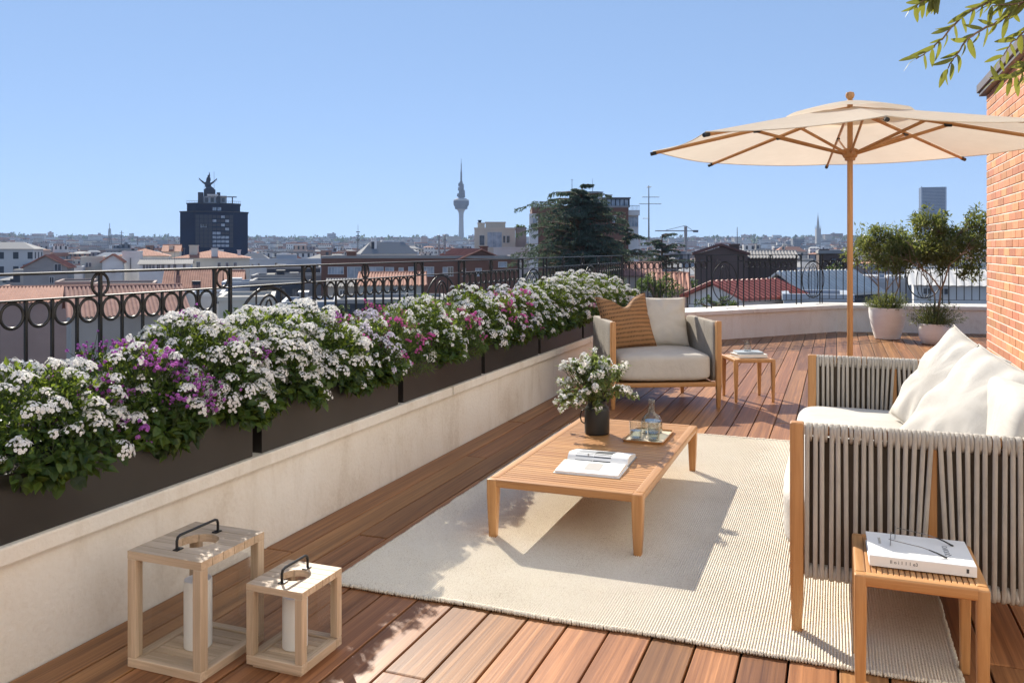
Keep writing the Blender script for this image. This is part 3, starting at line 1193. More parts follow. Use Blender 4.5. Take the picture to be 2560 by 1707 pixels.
# ---- eyeglasses
eg = thing('eyeglasses', 'rimless eyeglasses with dark temple tips resting on the white book', 'eyeglasses', (0.205, 2.655, Z0 + .0295), R(-14))
for s in (-1, 1):
    cx = s * 0.032
    pts = [(-.055 - .004 * math.cos(t), cx + .0245 * math.cos(t) * (1 if abs(math.cos(t)) < .9 else .97), .019 + .0185 * math.sin(t)) for t in [2 * math.pi * k / 22 for k in range(22)]]
    mb = MB(); mb.tube(pts, .0006, 5, closed=True)
    mb.build('lens_rim', 'brass_dark', eg)
    mb = MB(); mb.add(pts + [(-.056, cx, .019)], [(k, (k + 1) % 22, 22) for k in range(22)])
    mb.build('lens', 'clear_glass', eg)
    mb = MB(); mb.tube([(-.055, s * .056, .024), (-.048, s * .0605, .024), (.03, s * .060, .019), (.05, s * .0595, .015)], .0011, 6)
    t = mb.build('temple', 'brass_dark', eg)
    mb = MB(); mb.tube([(.048, s * .0595, .0155), (.07, s * .059, .010), (.088, s * .0575, .003), (.094, s * .057, .0022)], [.0016, .0022, .0027, .0022], 8)
    mb.build('temple_tip', 'black_metal', t)
mb = MB(); mb.tube([(-.056, -.009, .024), (-.058, -.004, .027), (-.058, .004, .027), (-.056, .009, .024)], .001, 6)
mb.build('bridge', 'brass_dark', eg)

# ---- open book on the coffee table
ob = thing('open_book', 'open book with grey printed blocks lying on the coffee table', 'book', (-1.028, 3.765, TH - 0.003), R(1.5))


def page_half(sgn, depth, hgt, n=14):
    """one half of an open book: curved top from the spine (y=0) outward"""
    prof = []
    for k in range(n + 1):
        u = k / n
        z = 0.006 + hgt * (math.sin(min(1, u / 0.22) * math.pi / 2) ** 0.8) * (1 - 0.62 * max(0, (u - .22) / .78) ** 1.3)
        prof.append((sgn * depth * u, z))
    return prof


for sgn, depth, hgt in ((-1, .2, .016), (1, .19, .034)):
    pr = page_half(sgn, depth, hgt)
    mb = MB()
    n = len(pr)
    hw = .142
    vs_ = [(-hw, y, z) for y, z in pr] + [(hw, y, z) for y, z in pr] + [(-hw, y, .004) for y, z in pr] + [(hw, y, .004) for y, z in pr]
    fs_ = []
    for k in range(n - 1):
        fs_.append((k, k + 1, n + k + 1, n + k) if sgn < 0 else (k, n + k, n + k + 1, k + 1))
        fs_.append((2 * n + k, k, k + 1, 2 * n + k + 1)); fs_.append((n + k, 3 * n + k, 3 * n + k + 1, n + k + 1))
    fs_.append((n - 1, 2 * n - 1, 4 * n - 1, 3 * n - 1))
    mb.add(vs_, fs_)
    mb.cur = 0
    blk = mb.build('page_block', 'paper', ob, smooth=True)
    mb = MB(); mb.box(-.148, .148, min(sgn * .001, sgn * (depth + .006)), max(sgn * .001, sgn * (depth + .006)), 0.0005, .0035)
    mb.build('cover', 'print_grey' if sgn > 0 else 'paper', ob)

    def patch(name, mat, xa, xb, ua, ub, m=10):
        mb = MB()
        vs_ = []
        for k in range(m + 1):
            u = ua + (ub - ua) * k / m
            f = u * (n - 1); i = min(int(f), n - 2); fr = f - i
            y = pr[i][0] + (pr[i + 1][0] - pr[i][0]) * fr
            z = pr[i][1] + (pr[i + 1][1] - pr[i][1]) * fr + .0008
            vs_ += [(xa, y, z), (xb, y, z)]
        mb.add(vs_, [(2 * k, 2 * k + 1, 2 * k + 3, 2 * k + 2) for k in range(m)])
        return mb.build(name, mat, ob, smooth='all')
    if sgn > 0:
        patch('printed_block', 'print_grey', -.105, -.022, .02, .80)
        patch('printed_block', 'print_dark', -.020, .062, .02, .80)
        inst('page_lettering', text_mesh('ses', .02, 'ink'), ob, (-.045, .02, .039), (R(62), 0, R(90)))
    else:
        patch('printed_block', 'print_taupe', -.022, .050, .30, .78)
        mb = MB(); mb.tube([(-.062 + .019 * math.cos(t), -.075 + .019 * math.sin(t), .0205) for t in [2 * math.pi * k / 20 for k in range(17)]], .0016, 5, flat=0.3)
        mb.build('printed_circle', 'print_taupe', ob)

# ---- tray, carafe and tumblers
TZ = TH - 0.0032
tr = thing('tray', 'rounded pale wooden tray carrying the carafe and tumblers', 'tray', (-0.925, 4.42, TZ), 0)


o1, o2, o3 = rrect(.108, .165, .022), rrect(.102, .159, .018), rrect(.100, .157, .017)
n = len(o1)
mb = MB()
mb.add([(x, y, 0) for x, y in o3] + [(x, y, .013) for x, y in o1] + [(x, y, .013) for x, y in o2] + [(x, y, .004) for x, y in o3],
       [tuple(range(n - 1, -1, -1))] + [(k, (k + 1) % n, n + (k + 1) % n, n + k) for k in range(n)] + [(n + k, n + (k + 1) % n, 2 * n + (k + 1) % n, 2 * n + k) for k in range(n)] + [(2 * n + k, 2 * n + (k + 1) % n, 3 * n + (k + 1) % n, 3 * n + k) for k in range(n)])
mb.build('tray_rim', 'teak_x', tr, smooth=True)
mb = MB(); mb.add([(x, y, .0042) for x, y in o3], [tuple(range(n))])
mb.build('tray_floor', 'tray_mat', tr)
GZ = TZ + 0.0046
ca = thing('carafe', 'clear glass carafe with narrow neck half full of water on the tray', 'carafe', (-0.925, 4.50, GZ))
pr = [(0, .001), (.050, .001), (.056, .006), (.057, .055), (.054, .072), (.040, .092), (.022, .106), (.0165, .118), (.016, .172), (.018, .178)]
mb = MB(); mb.shell(pr, 40); mb.build('bottle', 'clear_glass', ca, smooth='all')
mb = MB(); mb.shell([(r - .0025 if r > .004 else r, z + .002) for r, z in pr[::-1]], 40); mb.build('inner_wall', 'clear_glass', ca, smooth='all')
mb = MB(); mb.lathe([(0, .005), (.050, .005), (.053, .010), (.0535, .066), (0, .066)], 40); mb.build('water', 'water', ca, smooth=True)
mb = MB(); mb.tube([(.0172 * math.cos(2 * math.pi * k / 24), .0172 * math.sin(2 * math.pi * k / 24), .1775) for k in range(24)], .0013, 6, closed=True); mb.build('lip', 'clear_glass', ca, smooth='all')


def tumbler(label, loc, r, h, fill, group='drinking glasses'):
    t = thing('tumbler', label, 'glass', loc, 0, group)
    mb = MB(); mb.shell([(0, .0008), (r * .86, .0008), (r * .92, .004), (r, h)], 32); mb.build('glass_wall', 'clear_glass', t, smooth='all')
    mb = MB(); mb.shell([(r - .0016, h), (r * .92 - .0016, .010), (0, .010)], 32); mb.build('inner_wall', 'clear_glass', t, smooth='all')
    mb = MB(); mb.tube([((r - .0008) * math.cos(2 * math.pi * k / 24), (r - .0008) * math.sin(2 * math.pi * k / 24), h) for k in range(24)], .0011, 6, closed=True); mb.build('lip', 'clear_glass', t, smooth='all')
    if fill:
        q = r * .92 - .002 + (r * .08) * fill
        mb = MB(); mb.lathe([(0, .0105), (r * .92 - .003, .0105), (q - .001, h * fill), (0, h * fill)], 32); mb.build('water', 'water', t, smooth=True)
    return t


tumbler('left tumbler of water standing on the wooden tray', (-0.972, 4.325, GZ), .0335, .092, .5)
tumbler('right tumbler of water standing on the tray before the carafe', (-0.882, 4.335, GZ), .0335, .092, .45)

# ---- books and glass on the far side table
sb = R(24)
b1 = thing('book', 'white book at the bottom of the pair on the far side table', 'book', (-0.685, 7.285, 0.3525), sb + R(6))
mb = MB(); mb.box(-.125, .125, -.09, .09, 0, .003); mb.box(-.125, .125, -.09, .09, .024, .027); mb.box(-.125, .125, -.09, -.087, .003, .024); mb.build('cover', 'paper', b1)
mb = MB(); mb.box(-.121, .121, -.0865, .086, .0032, .0238); mb.build('page_block', 'page_edge', b1)
b2 = thing('book', 'thin blue grey book on top of the pair on the far side table', 'book', (-0.69, 7.29, 0.380), sb - R(4))
mb = MB(); mb.box(-.108, .108, -.082, .082, 0, .002); mb.box(-.108, .108, -.082, .082, .014, .016); mb.box(-.108, .108, -.082, -.080, .002, .014); mb.build('cover', 'book_blue', b2)
mb = MB(); mb.box(-.105, .105, -.0795, .078, .0022, .0138); mb.build('page_block', 'page_edge', b2)
tumbler('single empty tumbler on the stacked books beside the armchair', (-0.695, 7.30, 0.3965), .033, .085, 0.0)

# ================================================================== sofa
SO = thing('sofa', 'two seat teak sofa with rope wrapped arms and cream cushions', 'sofa', (0, 0, 0))
SX0, SX1, SY0, SY1, SH = -0.14, 0.70, 2.885, 4.795, 0.6875


def post(root, x, y, h, hw, hb):
    mb = MB()
    vs_ = []
    for z, r in ((0.0, hb), (0.19, hw), (h, hw)):
        vs_ += [(x - r, y - r, z), (x + r, y - r, z), (x + r, y + r, z), (x - r, y + r, z)]
    fs_ = [(0, 3, 2, 1), (8, 9, 10, 11)] + [(4 * i + k, 4 * i + (k + 1) % 4, 4 * i + 4 + (k + 1) % 4, 4 * i + 4 + k) for i in range(2) for k in range(4)]
    mb.add(vs_, fs_)
    return mb.build('leg', 'teak_z', root, bevel=0.006, seg=3, smooth=True, ang=50)


# floor height offset: front legs stand on the rug
for y in (SY0 + .02, SY1 - .02):
    post(SO, SX0 + .02, y, SH, .0215, .015)
    post(SO, SX1 - .02, y, SH, .0215, .015)
for y in (SY0 + .02, SY1 - .02):
    for nm, z, r in (('arm_rail', SH - .024, .0165), ('lower_arm_rail', .205, .0145)):
        mb = MB(); mb.cyl((SX0 + .043, y, z), (SX1 - .043, y, z), r, n=12)
        mb.build(nm, 'teak_x', SO, smooth=True)
    mb = MB(); mb.box(.262, .290, y - .012, y + .012, .222, SH - .045)
    mb.build('arm_stile', 'teak_z', SO, bevel=.004, seg=2)
    mb = MB(); mb.box(SX0 + .044, .2615, y - .004, y + .004, .222, SH - .045)
    mb.build('mesh_lining', 'lining', SO)
    mb = MB(); mb.box(.2905, SX1 - .044, y - .004, y + .004, .222, SH - .045)
    mb.build('mesh_lining', 'lining', SO)
# rope strand: a flat loop running round both rails
zt, zb = SH - .024, .205
lo = []
for k in range(9):
    t = math.pi * k / 8
    lo.append((0, -.0215 * math.cos(t), zt + .0215 * math.sin(t)))
for k in range(9):
    t = math.pi * k / 8
    lo.append((0, .0195 * math.cos(t), zb - .0195 * math.sin(t)))


def flat_loop(path, hw, th):
    """flat braided band: rounded rectangle section (wide across X) swept round a loop in the YZ plane"""
    m = MB()
    n = len(path)
    cy = sum(q[1] for q in path) / n
    cz = sum(q[2] for q in path) / n
    sec = [(-hw, 0), (-hw * .72, th), (0, th * 1.25), (hw * .72, th), (hw, 0), (hw * .72, -th), (0, -th), (-hw * .72, -th)]
    for i, q in enumerate(path):
        a_, b_ = Vector(path[i - 1]), Vector(path[(i + 1) % n])
        t = (b_ - a_).normalized()
        nn = Vector((0, t.z, -t.y))
        if nn.dot(Vector((0, q[1] - cy, (q[2] - cz) * .05))) < 0:
            nn = -nn
        for sx_, so in sec:
            m.v.append((sx_, q[1] + nn.y * so, q[2] + nn.z * so))
    k = len(sec)
    for i in range(n):
        j = (i + 1) % n
        for e in range(k):
            m.f.append((i * k + e, i * k + (e + 1) % k, j * k + (e + 1) % k, j * k + e)); m.mi.append(0)
    return m


ME_strand = flat_loop(lo, .0071, .0028).mesh('rope_strand', 'rope', smooth='all')
ws = []
for k in range(14):
    t = math.pi * 2 * k / 14
    ws.append((0, -.0225 * math.cos(t), (.0205 + (.013 if math.sin(t) < 0 else 0)) * math.sin(t)))
ME_wrap = flat_loop(ws, .0056, .0026).mesh('rope_wrap', 'rope', smooth='all')
rd = random.Random(5)
p = 0.0242
xs0, xs1 = SX0 + .050, SX1 - .050
n = int((xs1 - xs0) / p)
for y in (SY0 + .02, SY1 - .02):
    for k in range(n + 1):
        x = xs0 + p * k
        off = x - .276
        tilt = 0
        if abs(off) < 0.10:
            tilt = math.copysign(0.055 * (1 - abs(off) / 0.10) + .006, off)
        x += rd.uniform(-.0016, .0016)
        o = inst('rope_strand', ME_strand, SO, (x, y, 0))
        if tilt:
            # lean away from the stile below the top rail
            M = Matrix.Translation((x, y, zt)) @ Matrix.Rotation(-tilt, 4, 'Y') @ Matrix.Translation((0, 0, -zt))
            o.matrix_local = M
        else:
            o.rotation_euler = (0, rd.uniform(-.006, .006), 0)
        inst('rope_wrap', ME_wrap, SO, (x + p / 2, y, zt), (0, rd.uniform(-.05, .05), 0))
        inst('rope_wrap', ME_wrap, SO, (x + p / 2, y, zb), (R(180), 0, 0), (1, .9, .82))
# seat frame, back frame
mb = MB(); mb.box(SX0 + .004, SX1 - .004, SY0 + .045, SY1 - .045, .185, .235)
mb.build('seat_frame', 'teak_y', SO, bevel=.004)
mb = MB(); mb.box(SX1 - .036, SX1 - .004, SY0 + .045, SY1 - .045, .236, SH)
mb.build('back_panel', 'taupe_fabric', SO, bevel=.01, smooth=True)
me = sbox(.70, SY1 - SY0 - .10, .205, 9, 22, crown=.018, wob=.004).mesh('seat_cushion', 'cream_fabric', smooth='all')
inst('seat_cushion', me, SO, (.168, (SY0 + SY1) / 2, .338))
# back cushions, leaning
for k, (ya, yb) in enumerate(((SY0 + .055, 3.835), (3.845, SY1 - .055))):
    me = sbox(.19, yb - ya - .006, .38, 5.5, 20, wob=.012, seed=k * 9).mesh('back_cushion', 'cream_fabric', smooth='all')
    inst('back_cushion', me, SO, (.565, (ya + yb) / 2, .60), (0, R(9), 0))


def lay_pillow(name, label, me, base, normal_az, lean, roll=0.0, group=None, cat='cushion'):
    """pillow standing on its lower edge at base, front turned to azimuth (deg from +X), leaning back"""
    o = inst(name, me)
    rz = R(normal_az) + R(90)
    q = Matrix.Rotation(rz, 4, 'Z') @ Matrix.Rotation(-R(lean), 4, 'X') @ Matrix.Rotation(R(roll), 4, 'Y')
    o.matrix_world = Matrix.Translation(base) @ q
    # sewn piping round the edge
    nb = 26
    co = [v.co for v in me.vertices]
    rim = sorted((v for v in co if abs(v.y) < 1e-5), key=lambda v: math.atan2(v.z - .24, v.x))
    mb = MB(); mb.tube(rim, .0032, 6, closed=True)
    mb.build('piping', me.materials[0].name, o, smooth='all')
    return tag(o, label, cat, group)


me = pillow(.50, .50, .19, seed=1).mesh('scatter_cushion', 'cream_fabric', smooth='all', weld=.0005)
lay_pillow('scatter_cushion', 'cream scatter cushion at the far side of the sofa, behind another', me, (.305, 4.10, .43), 205, 30, 14, 'cream cushions on the sofa')
me = pillow(.54, .52, .19, seed=4).mesh('scatter_cushion', 'cream_fabric', smooth='all', weld=.0005)
lay_pillow('scatter_cushion', 'cream scatter cushion nearest the camera leaning on the sofa back', me, (.30, 3.42, .43), 212, 38, 13, 'cream cushions on the sofa')

# ================================================================== armchair
AC = thing('armchair', 'teak armchair with taupe side panels and thick cream seat', 'armchair', (-1.41, 6.94, 0), R(26))
aw, ad, AH = .44, .40, .682
for sx in (-1, 1):
    post(AC, sx * (aw - .02), -ad + .02, AH, .0205, .014)
    mb = MB(); mb.frustum((sx * (aw - .10), ad - .06, 0), .013, (sx * (aw - .10), ad - .06, .175), .02)
    mb.build('back_leg', 'teak_z', AC, bevel=.004)
    # side panel wrapped in cloth, rounded top
    me = sbox(.05, 2 * ad - .05, .475, 14, 12).mesh('side_panel', 'taupe_fabric', smooth='all')
    inst('side_panel', me, AC, (sx * (aw - .027), .025, .2 + .4755 / 2))
    mb = MB(); mb.tube([(sx * (aw - .0515 if sx > 0 else aw - .0515), -.12, .21), (sx * (aw - .0515), -.12, .66)], .0016, 5)
    mb.build('seam', 'taupe_fabric', AC)
mb = MB(); mb.box(-aw + .042, aw - .042, -ad + .002, -ad + .038, .170, .206); mb.build('front_rail', 'teak_x', AC, bevel=.006, seg=3, smooth=True)
mb = MB(); mb.box(-aw + .06, aw - .06, -ad + .04, ad - .02, .176, .2005); mb.build('seat_frame', 'teak_y', AC)
me = sbox(2 * aw - .11, .055, .475, 12, 12).mesh('back_panel', 'taupe_fabric', smooth='all')
inst('back_panel', me, AC, (0, ad - .035, .2 + .4755 / 2))
me = sbox(2 * aw - .115, .70, .215, 7.5, 20, crown=.016, wob=.005).mesh('seat_cushion', 'cream_fabric', smooth='all')
inst('seat_cushion', me, AC, (0, -.052, .318))
Ma = Matrix.Translation((-1.41, 6.94, 0)) @ Matrix.Rotation(R(26), 4, 'Z')
me = pillow(.50, .44, .20, seed=8).mesh('scatter_cushion', 'cream_fabric', smooth='all', weld=.0005)
lay_pillow('scatter_cushion', 'cream cushion on the armchair behind the brown striped one', me, Ma @ Vector((.10, .14, .425)), 26 - 90 + 4, 20, 2)
me = pillow(.46, .46, .17, chop=.095, seed=2).mesh('scatter_cushion', 'striped_fabric', smooth='all', weld=.0005)
lay_pillow('scatter_cushion', 'brown striped cushion with dented top on the armchair', me, Ma @ Vector((-.185, .0, .428)), 26 - 90 + 12, 20, -4)

# ================================================================== parasol
UX, UY = 0.105, 7.54
ZRIM, ZAP, UR = 2.097, 2.43, 1.615
um = thing('parasol', 'large cream canvas parasol with wooden pole and ribs', 'parasol', (UX, UY, 0))
mb = MB(); mb.lathe([(0, .001), (.27, .001), (.275, .01), (.27, .045), (.06, .06), (.05, .065), (.036, .07), (.036, .30), (.03, .31), (0, .31)], 36)
mb.build('base', 'bronze', um, smooth=True)
mb = MB(); mb.cyl((0, 0, .06), (0, 0, ZAP + .03), .0235, .0225, 18); mb.build('pole', 'teak_z', um, smooth=True)
mb = MB(); mb.lathe([(0, ZAP + .03), (.02, ZAP + .032), (.03, ZAP + .045), (.018, ZAP + .056), (.03, ZAP + .07), (.036, ZAP + .09), (.03, ZAP + .112), (0, ZAP + .122)], 20)
mb.build('finial', 'teak_z', um, smooth=True)
ZH = 2.03
mb = MB(); mb.lathe([(.025, ZH - .05), (.04, ZH - .05), (.043, ZH - .03), (.052, ZH - .025), (.062, ZH), (.062, ZH + .04), (.045, ZH + .05), (.025, ZH + .05)], 16)
mb.build('hub', 'teak_z', um, smooth=True)
mb = MB(); mb.lathe([(.024, ZAP - .09), (.05, ZAP - .09), (.055, ZAP - .05), (.024, ZAP - .045)], 16); mb.build('top_hub', 'teak_z', um, smooth=True)
A0 = 76 - 0 + 21 - 0      # camera frame angles turned into world
angs = [R(76 + 21 + 45 * k) for k in range(8)]


def canopy_z(r):
    return ZRIM + (ZAP - ZRIM) * (1 - r / UR)


for k in range(8):
    a0, a1 = angs[k], angs[(k + 1) % 8] if k < 7 else angs[0] + 2 * math.pi
    mb = MB()
    nr_, nt_ = 14, 10
    vs_ = []
    for i in range(nr_ + 1):
        r = .33 + (UR - .33) * i / nr_ if i else .30
        for j in range(nt_ + 1):
            t = j / nt_
            p0 = Vector((math.cos(a0) * r, math.sin(a0) * r)); p1 = Vector((math.cos(a1) * r, math.sin(a1) * r))
            q = p0.lerp(p1, t)
            sag = 4 * t * (1 - t)
            q = q * (1 - .022 * sag * (r / UR) ** 3)
            vs_.append((q.x, q.y, canopy_z(r) - .022 * sag * (r / UR) + .006))
    mb.add(vs_, [(i * (nt_ + 1) + j, i * (nt_ + 1) + j + 1, (i + 1) * (nt_ + 1) + j + 1, (i + 1) * (nt_ + 1) + j) for i in range(nr_) for j in range(nt_)])
    pn = mb.build('canopy_panel', 'canopy_fabric', um, smooth='all')
    mb = MB(); mb.tube([vs_[nr_ * (nt_ + 1) + j] for j in range(nt_ + 1)], .004, 5); mb.build('hem', 'canopy_fabric', pn, smooth='all')
    # vent cap panel
    mb = MB(); vs_ = []
    for i in range(7):
        r = .01 + .50 * i / 6
        for j in range(nt_ + 1):
            t = j / nt_
            p0 = Vector((math.cos(a0) * r, math.sin(a0) * r)); p1 = Vector((math.cos(a1) * r, math.sin(a1) * r))
            q = p0.lerp(p1, t); sag = 4 * t * (1 - t)
            vs_.append((q.x, q.y, ZAP + .045 - .115 * (i / 6) ** 1.25 + .014 * sag * (i / 6)))
    mb.add(vs_, [(i * (nt_ + 1) + j, i * (nt_ + 1) + j + 1, (i + 1) * (nt_ + 1) + j + 1, (i + 1) * (nt_ + 1) + j) for i in range(6) for j in range(nt_)])
    mb.build('vent_panel', 'canopy_fabric', um, smooth='all')
    # rib and strut
    c, s = math.cos(a0), math.sin(a0)
    mb = MB()
    p = [Vector((c * r, s * r, canopy_z(r) - .016)) for r in (.03, .6, 1.2, UR + .005)]
    mb.tube(p, [.0125, .0125, .0115, .0105], 4, flat=1.3)
    rib = mb.build('rib', 'teak_x', um)
    mb = MB(); mb.tube([Vector((c * r, s * r, canopy_z(r) - .016)) for r in (UR - .03, UR + .022)], .0165, 8); mb.build('rib_end', 'black_metal', rib, smooth=True)
    rm = .74
    mb = MB(); mb.tube([(c * .055, s * .055, ZH + .01), (c * rm, s * rm, canopy_z(rm) - .03)], .0105, 4, flat=1.3); mb.build('strut', 'teak_x', um)
    mb = MB(); mb.tube([(c * (rm - .03), s * (rm - .03), canopy_z(rm) - .03), (c * (rm + .03), s * (rm + .03), canopy_z(rm) - .032)], .0145, 6); mb.build('joint', 'black_metal', rib)

# ================================================================== brick pillar
BX, BY0, BY1, BHT = 1.55, 8.36, 10.56, 2.94
bp = thing('brick_wall', 'sunlit orange brick pillar with dark metal cap at the right', 'wall', (0, 0, 0))
m, nt, b = nmat('brick_far')
bt = N(nt, 'ShaderNodeTexBrick')
bt.inputs['Color1'].default_value = rgba((0.52, 0.23, 0.12)); bt.inputs['Color2'].default_value = rgba((0.42, 0.18, 0.09)); bt.inputs['Mortar'].default_value = rgba((0.6, 0.53, 0.46))
bt.inputs['Scale'].default_value = 1.0; bt.inputs['Brick Width'].default_value = 0.30; bt.inputs['Row Height'].default_value = 0.084; bt.inputs['Mortar Size'].default_value = 0.006
tc = nt.nodes.new('ShaderNodeTexCoord'); mp = nt.nodes.new('ShaderNodeMapping'); mp.inputs['Rotation'].default_value = (R(90), 0, 0)
nt.links.new(tc.outputs['Object'], mp.inputs['Vector']); nt.links.new(mp.outputs[0], bt.inputs['Vector']); nt.links.new(bt.outputs[0], b.inputs['Base Color'])
b.inputs['Roughness'].default_value = .9
mb = MB()
mb.box(BX, BX + 1.3, BY0, BY1, -.04, BHT)
mb.build('mortar_core', 'mortar', bp)
mb = MB(); mb.box(BX + .01, BX + 1.3, BY0 - .008, BY0 - .001, 0, BHT); mb.box(BX + .01, BX + 1.3, BY1 + .001, BY1 + .008, 0, BHT)
mb.build('end_facing', 'brick_far', bp)
rd = random.Random(2)
CH, BL = .084, .293
mb = MB(); mb.box(-.005, .01, -.5, .5, -CH / 2 + .0055, CH / 2 - .0055)
ME_brick = mb.mesh('brick', 'brick_clay', bevel=.003, seg=1)
nc = int(BHT / CH)
for c in range(nc):
    y = BY1 + .008
    first = True
    while y > BY0:
        L = BL if not first else (BL if c % 2 else BL / 2)
        first = False
        e = max(y - L, BY0)
        if y - e > .03:
            inst('brick', ME_brick, bp, (BX - rd.uniform(0, .003), (y + e) / 2, c * CH + CH / 2), (0, 0, rd.uniform(-.004, .004)), (1, y - e - .012, 1))
        y = e
mb = MB(); mb.box(BX - .07, BX + 1.37, BY0 - .07, BY1 + .09, BHT + .001, BHT + .04); mb.box(BX - .09, BX + 1.39, BY0 - .09, BY1 + .11, BHT + .0402, BHT + .13)
mb.build('cap', 'cap_metal', bp, bevel=.004, seg=1)
# ================================================================== flowers
def rv(rd):
    while True:
        v = Vector((rd.uniform(-1, 1), rd.uniform(-1, 1), rd.uniform(-1, 1)))
        if 0.05 < v.length < 1:
            return v.normalized()


def floret(mb, p, n, r, rd, petals=5):
    n = n.normalized()
    a = n.orthogonal().normalized()
    b = n.cross(a)
    t0 = rd.uniform(0, 6.28)
    for k in range(petals):
        t = t0 + 2 * math.pi * k / petals
        d = a * math.cos(t) + b * math.sin(t)
        e = a * math.cos(t + 1.57) + b * math.sin(t + 1.57)
        h = r * .52
        m1 = p + d * r * .62 + e * h + n * r * .10
        m2 = p + d * r * .62 - e * h + n * r * .10
        q = p + d * r * rd.uniform(.92, 1.08) + n * r * rd.uniform(-.12, .12)
        mb.add([tuple(p), tuple(m2), tuple(q), tuple(m1)], [(0, 1, 2, 3)])


def umbel(seed, D, nfl, fr, mat, dome=.32):
    """flat-domed head of many little florets, stalk going down from the origin"""
    rd = random.Random(seed)
    mb = MB()
    pts = []
    tries = 0
    while len(pts) < nfl and tries < 3000:
        tries += 1
        u, v = rd.uniform(-1, 1), rd.uniform(-1, 1)
        q = u * u + v * v
        lim = 1 + .22 * math.sin(3 * math.atan2(v, u) + seed)
        if q > lim * lim:
            continue
        p = Vector((u * D / 2, v * D / 2, D * dome * (1 - q) * rd.uniform(.8, 1.1)))
        if all((p - o).length > fr * 1.15 for o in pts):
            pts.append(p)
    mb.cur = 0
    for p in pts:
        n = Vector((p.x * 1.5, p.y * 1.5, D * .45)).normalized() + rv(rd) * .35
        floret(mb, p, n, fr * rd.uniform(.85, 1.2), rd)
    mb.cur = 1
    for p in pts[::3]:
        mb.tube([(0, 0, -D * .35), tuple(p * .6 + Vector((0, 0, -D * .12))), tuple(p)], .0007, 3, caps=False)
    mb.tube([(0, 0, -D * .35), (.004, .003, -D * .35 - .09)], .0013, 4, caps=False)
    mb.cur = 2
    for p in pts:
        n = Vector((p.x, p.y, D * .5)).normalized()
        a = n.orthogonal().normalized() * fr * .16
        b = n.cross(a)
        c = p + n * fr * .16
        mb.add([tuple(c + a), tuple(c + b), tuple(c - a), tuple(c - b)], [(0, 1, 2, 3)])
    return mb.mesh('flower_head', [mat, 'stem', 'flower_eye'])


def puffs(seed, n, spread, pr0, mat):
    """loose spray of small pompons"""
    rd = random.Random(seed)
    mb = MB()
    for k in range(n):
        pr = pr0 * rd.uniform(.7, 1.3)
        c = Vector((rd.gauss(0, spread), rd.gauss(0, spread), rd.gauss(0, spread * .8)))
        mb.cur = 0
        for j in range(9):
            d = rv(rd)
            if d.z < -.5:
                d.z *= -1
            floret(mb, c + d * pr * .4, (d + rv(rd) * .7).normalized(), pr * rd.uniform(.45, .95), rd, 4)
        mb.cur = 1
        mb.tube([tuple(c), tuple(c * .5 + Vector((0, 0, -.03))), (0, 0, -.07)], .0008, 3, caps=False)
    return mb.mesh('flower_head', [mat, 'stem'])


F_white = [umbel(s, D, n, .0068, 'petal_white', dm) for s, D, n, dm in ((1, .085, 40, .3), (2, .07, 30, .26), (3, .10, 55, .28), (4, .06, 22, .34), (5, .08, 34, .24))]
F_small = [umbel(s, D, n, .0065, 'petal_white', .5) for s, D, n in ((11, .036, 11), (12, .045, 15), (13, .03, 8))]
F_lilac = [umbel(s, D, n, .0075, 'petal_lilac', .45) for s, D, n in ((21, .06, 22), (22, .075, 30), (23, .045, 13))]
F_purple = [puffs(31, 13, .017, .0062, 'petal_purple'), puffs(32, 18, .020, .006, 'petal_purple'), puffs(33, 8, .012, .0065, 'petal_purple')]
F_pink = [puffs(41, 11, .018, .0075, 'petal_pink'), puffs(42, 8, .013, .008, 'petal_pink'), puffs(43, 5, .011, .0085, 'petal_pink')]


def quat_up(n, rd):
    q = n.to_track_quat('Z', 'Y')
    return q @ Matrix.Rotation(rd.uniform(0, 6.28), 3, 'Z').to_quaternion()


ALLM = []


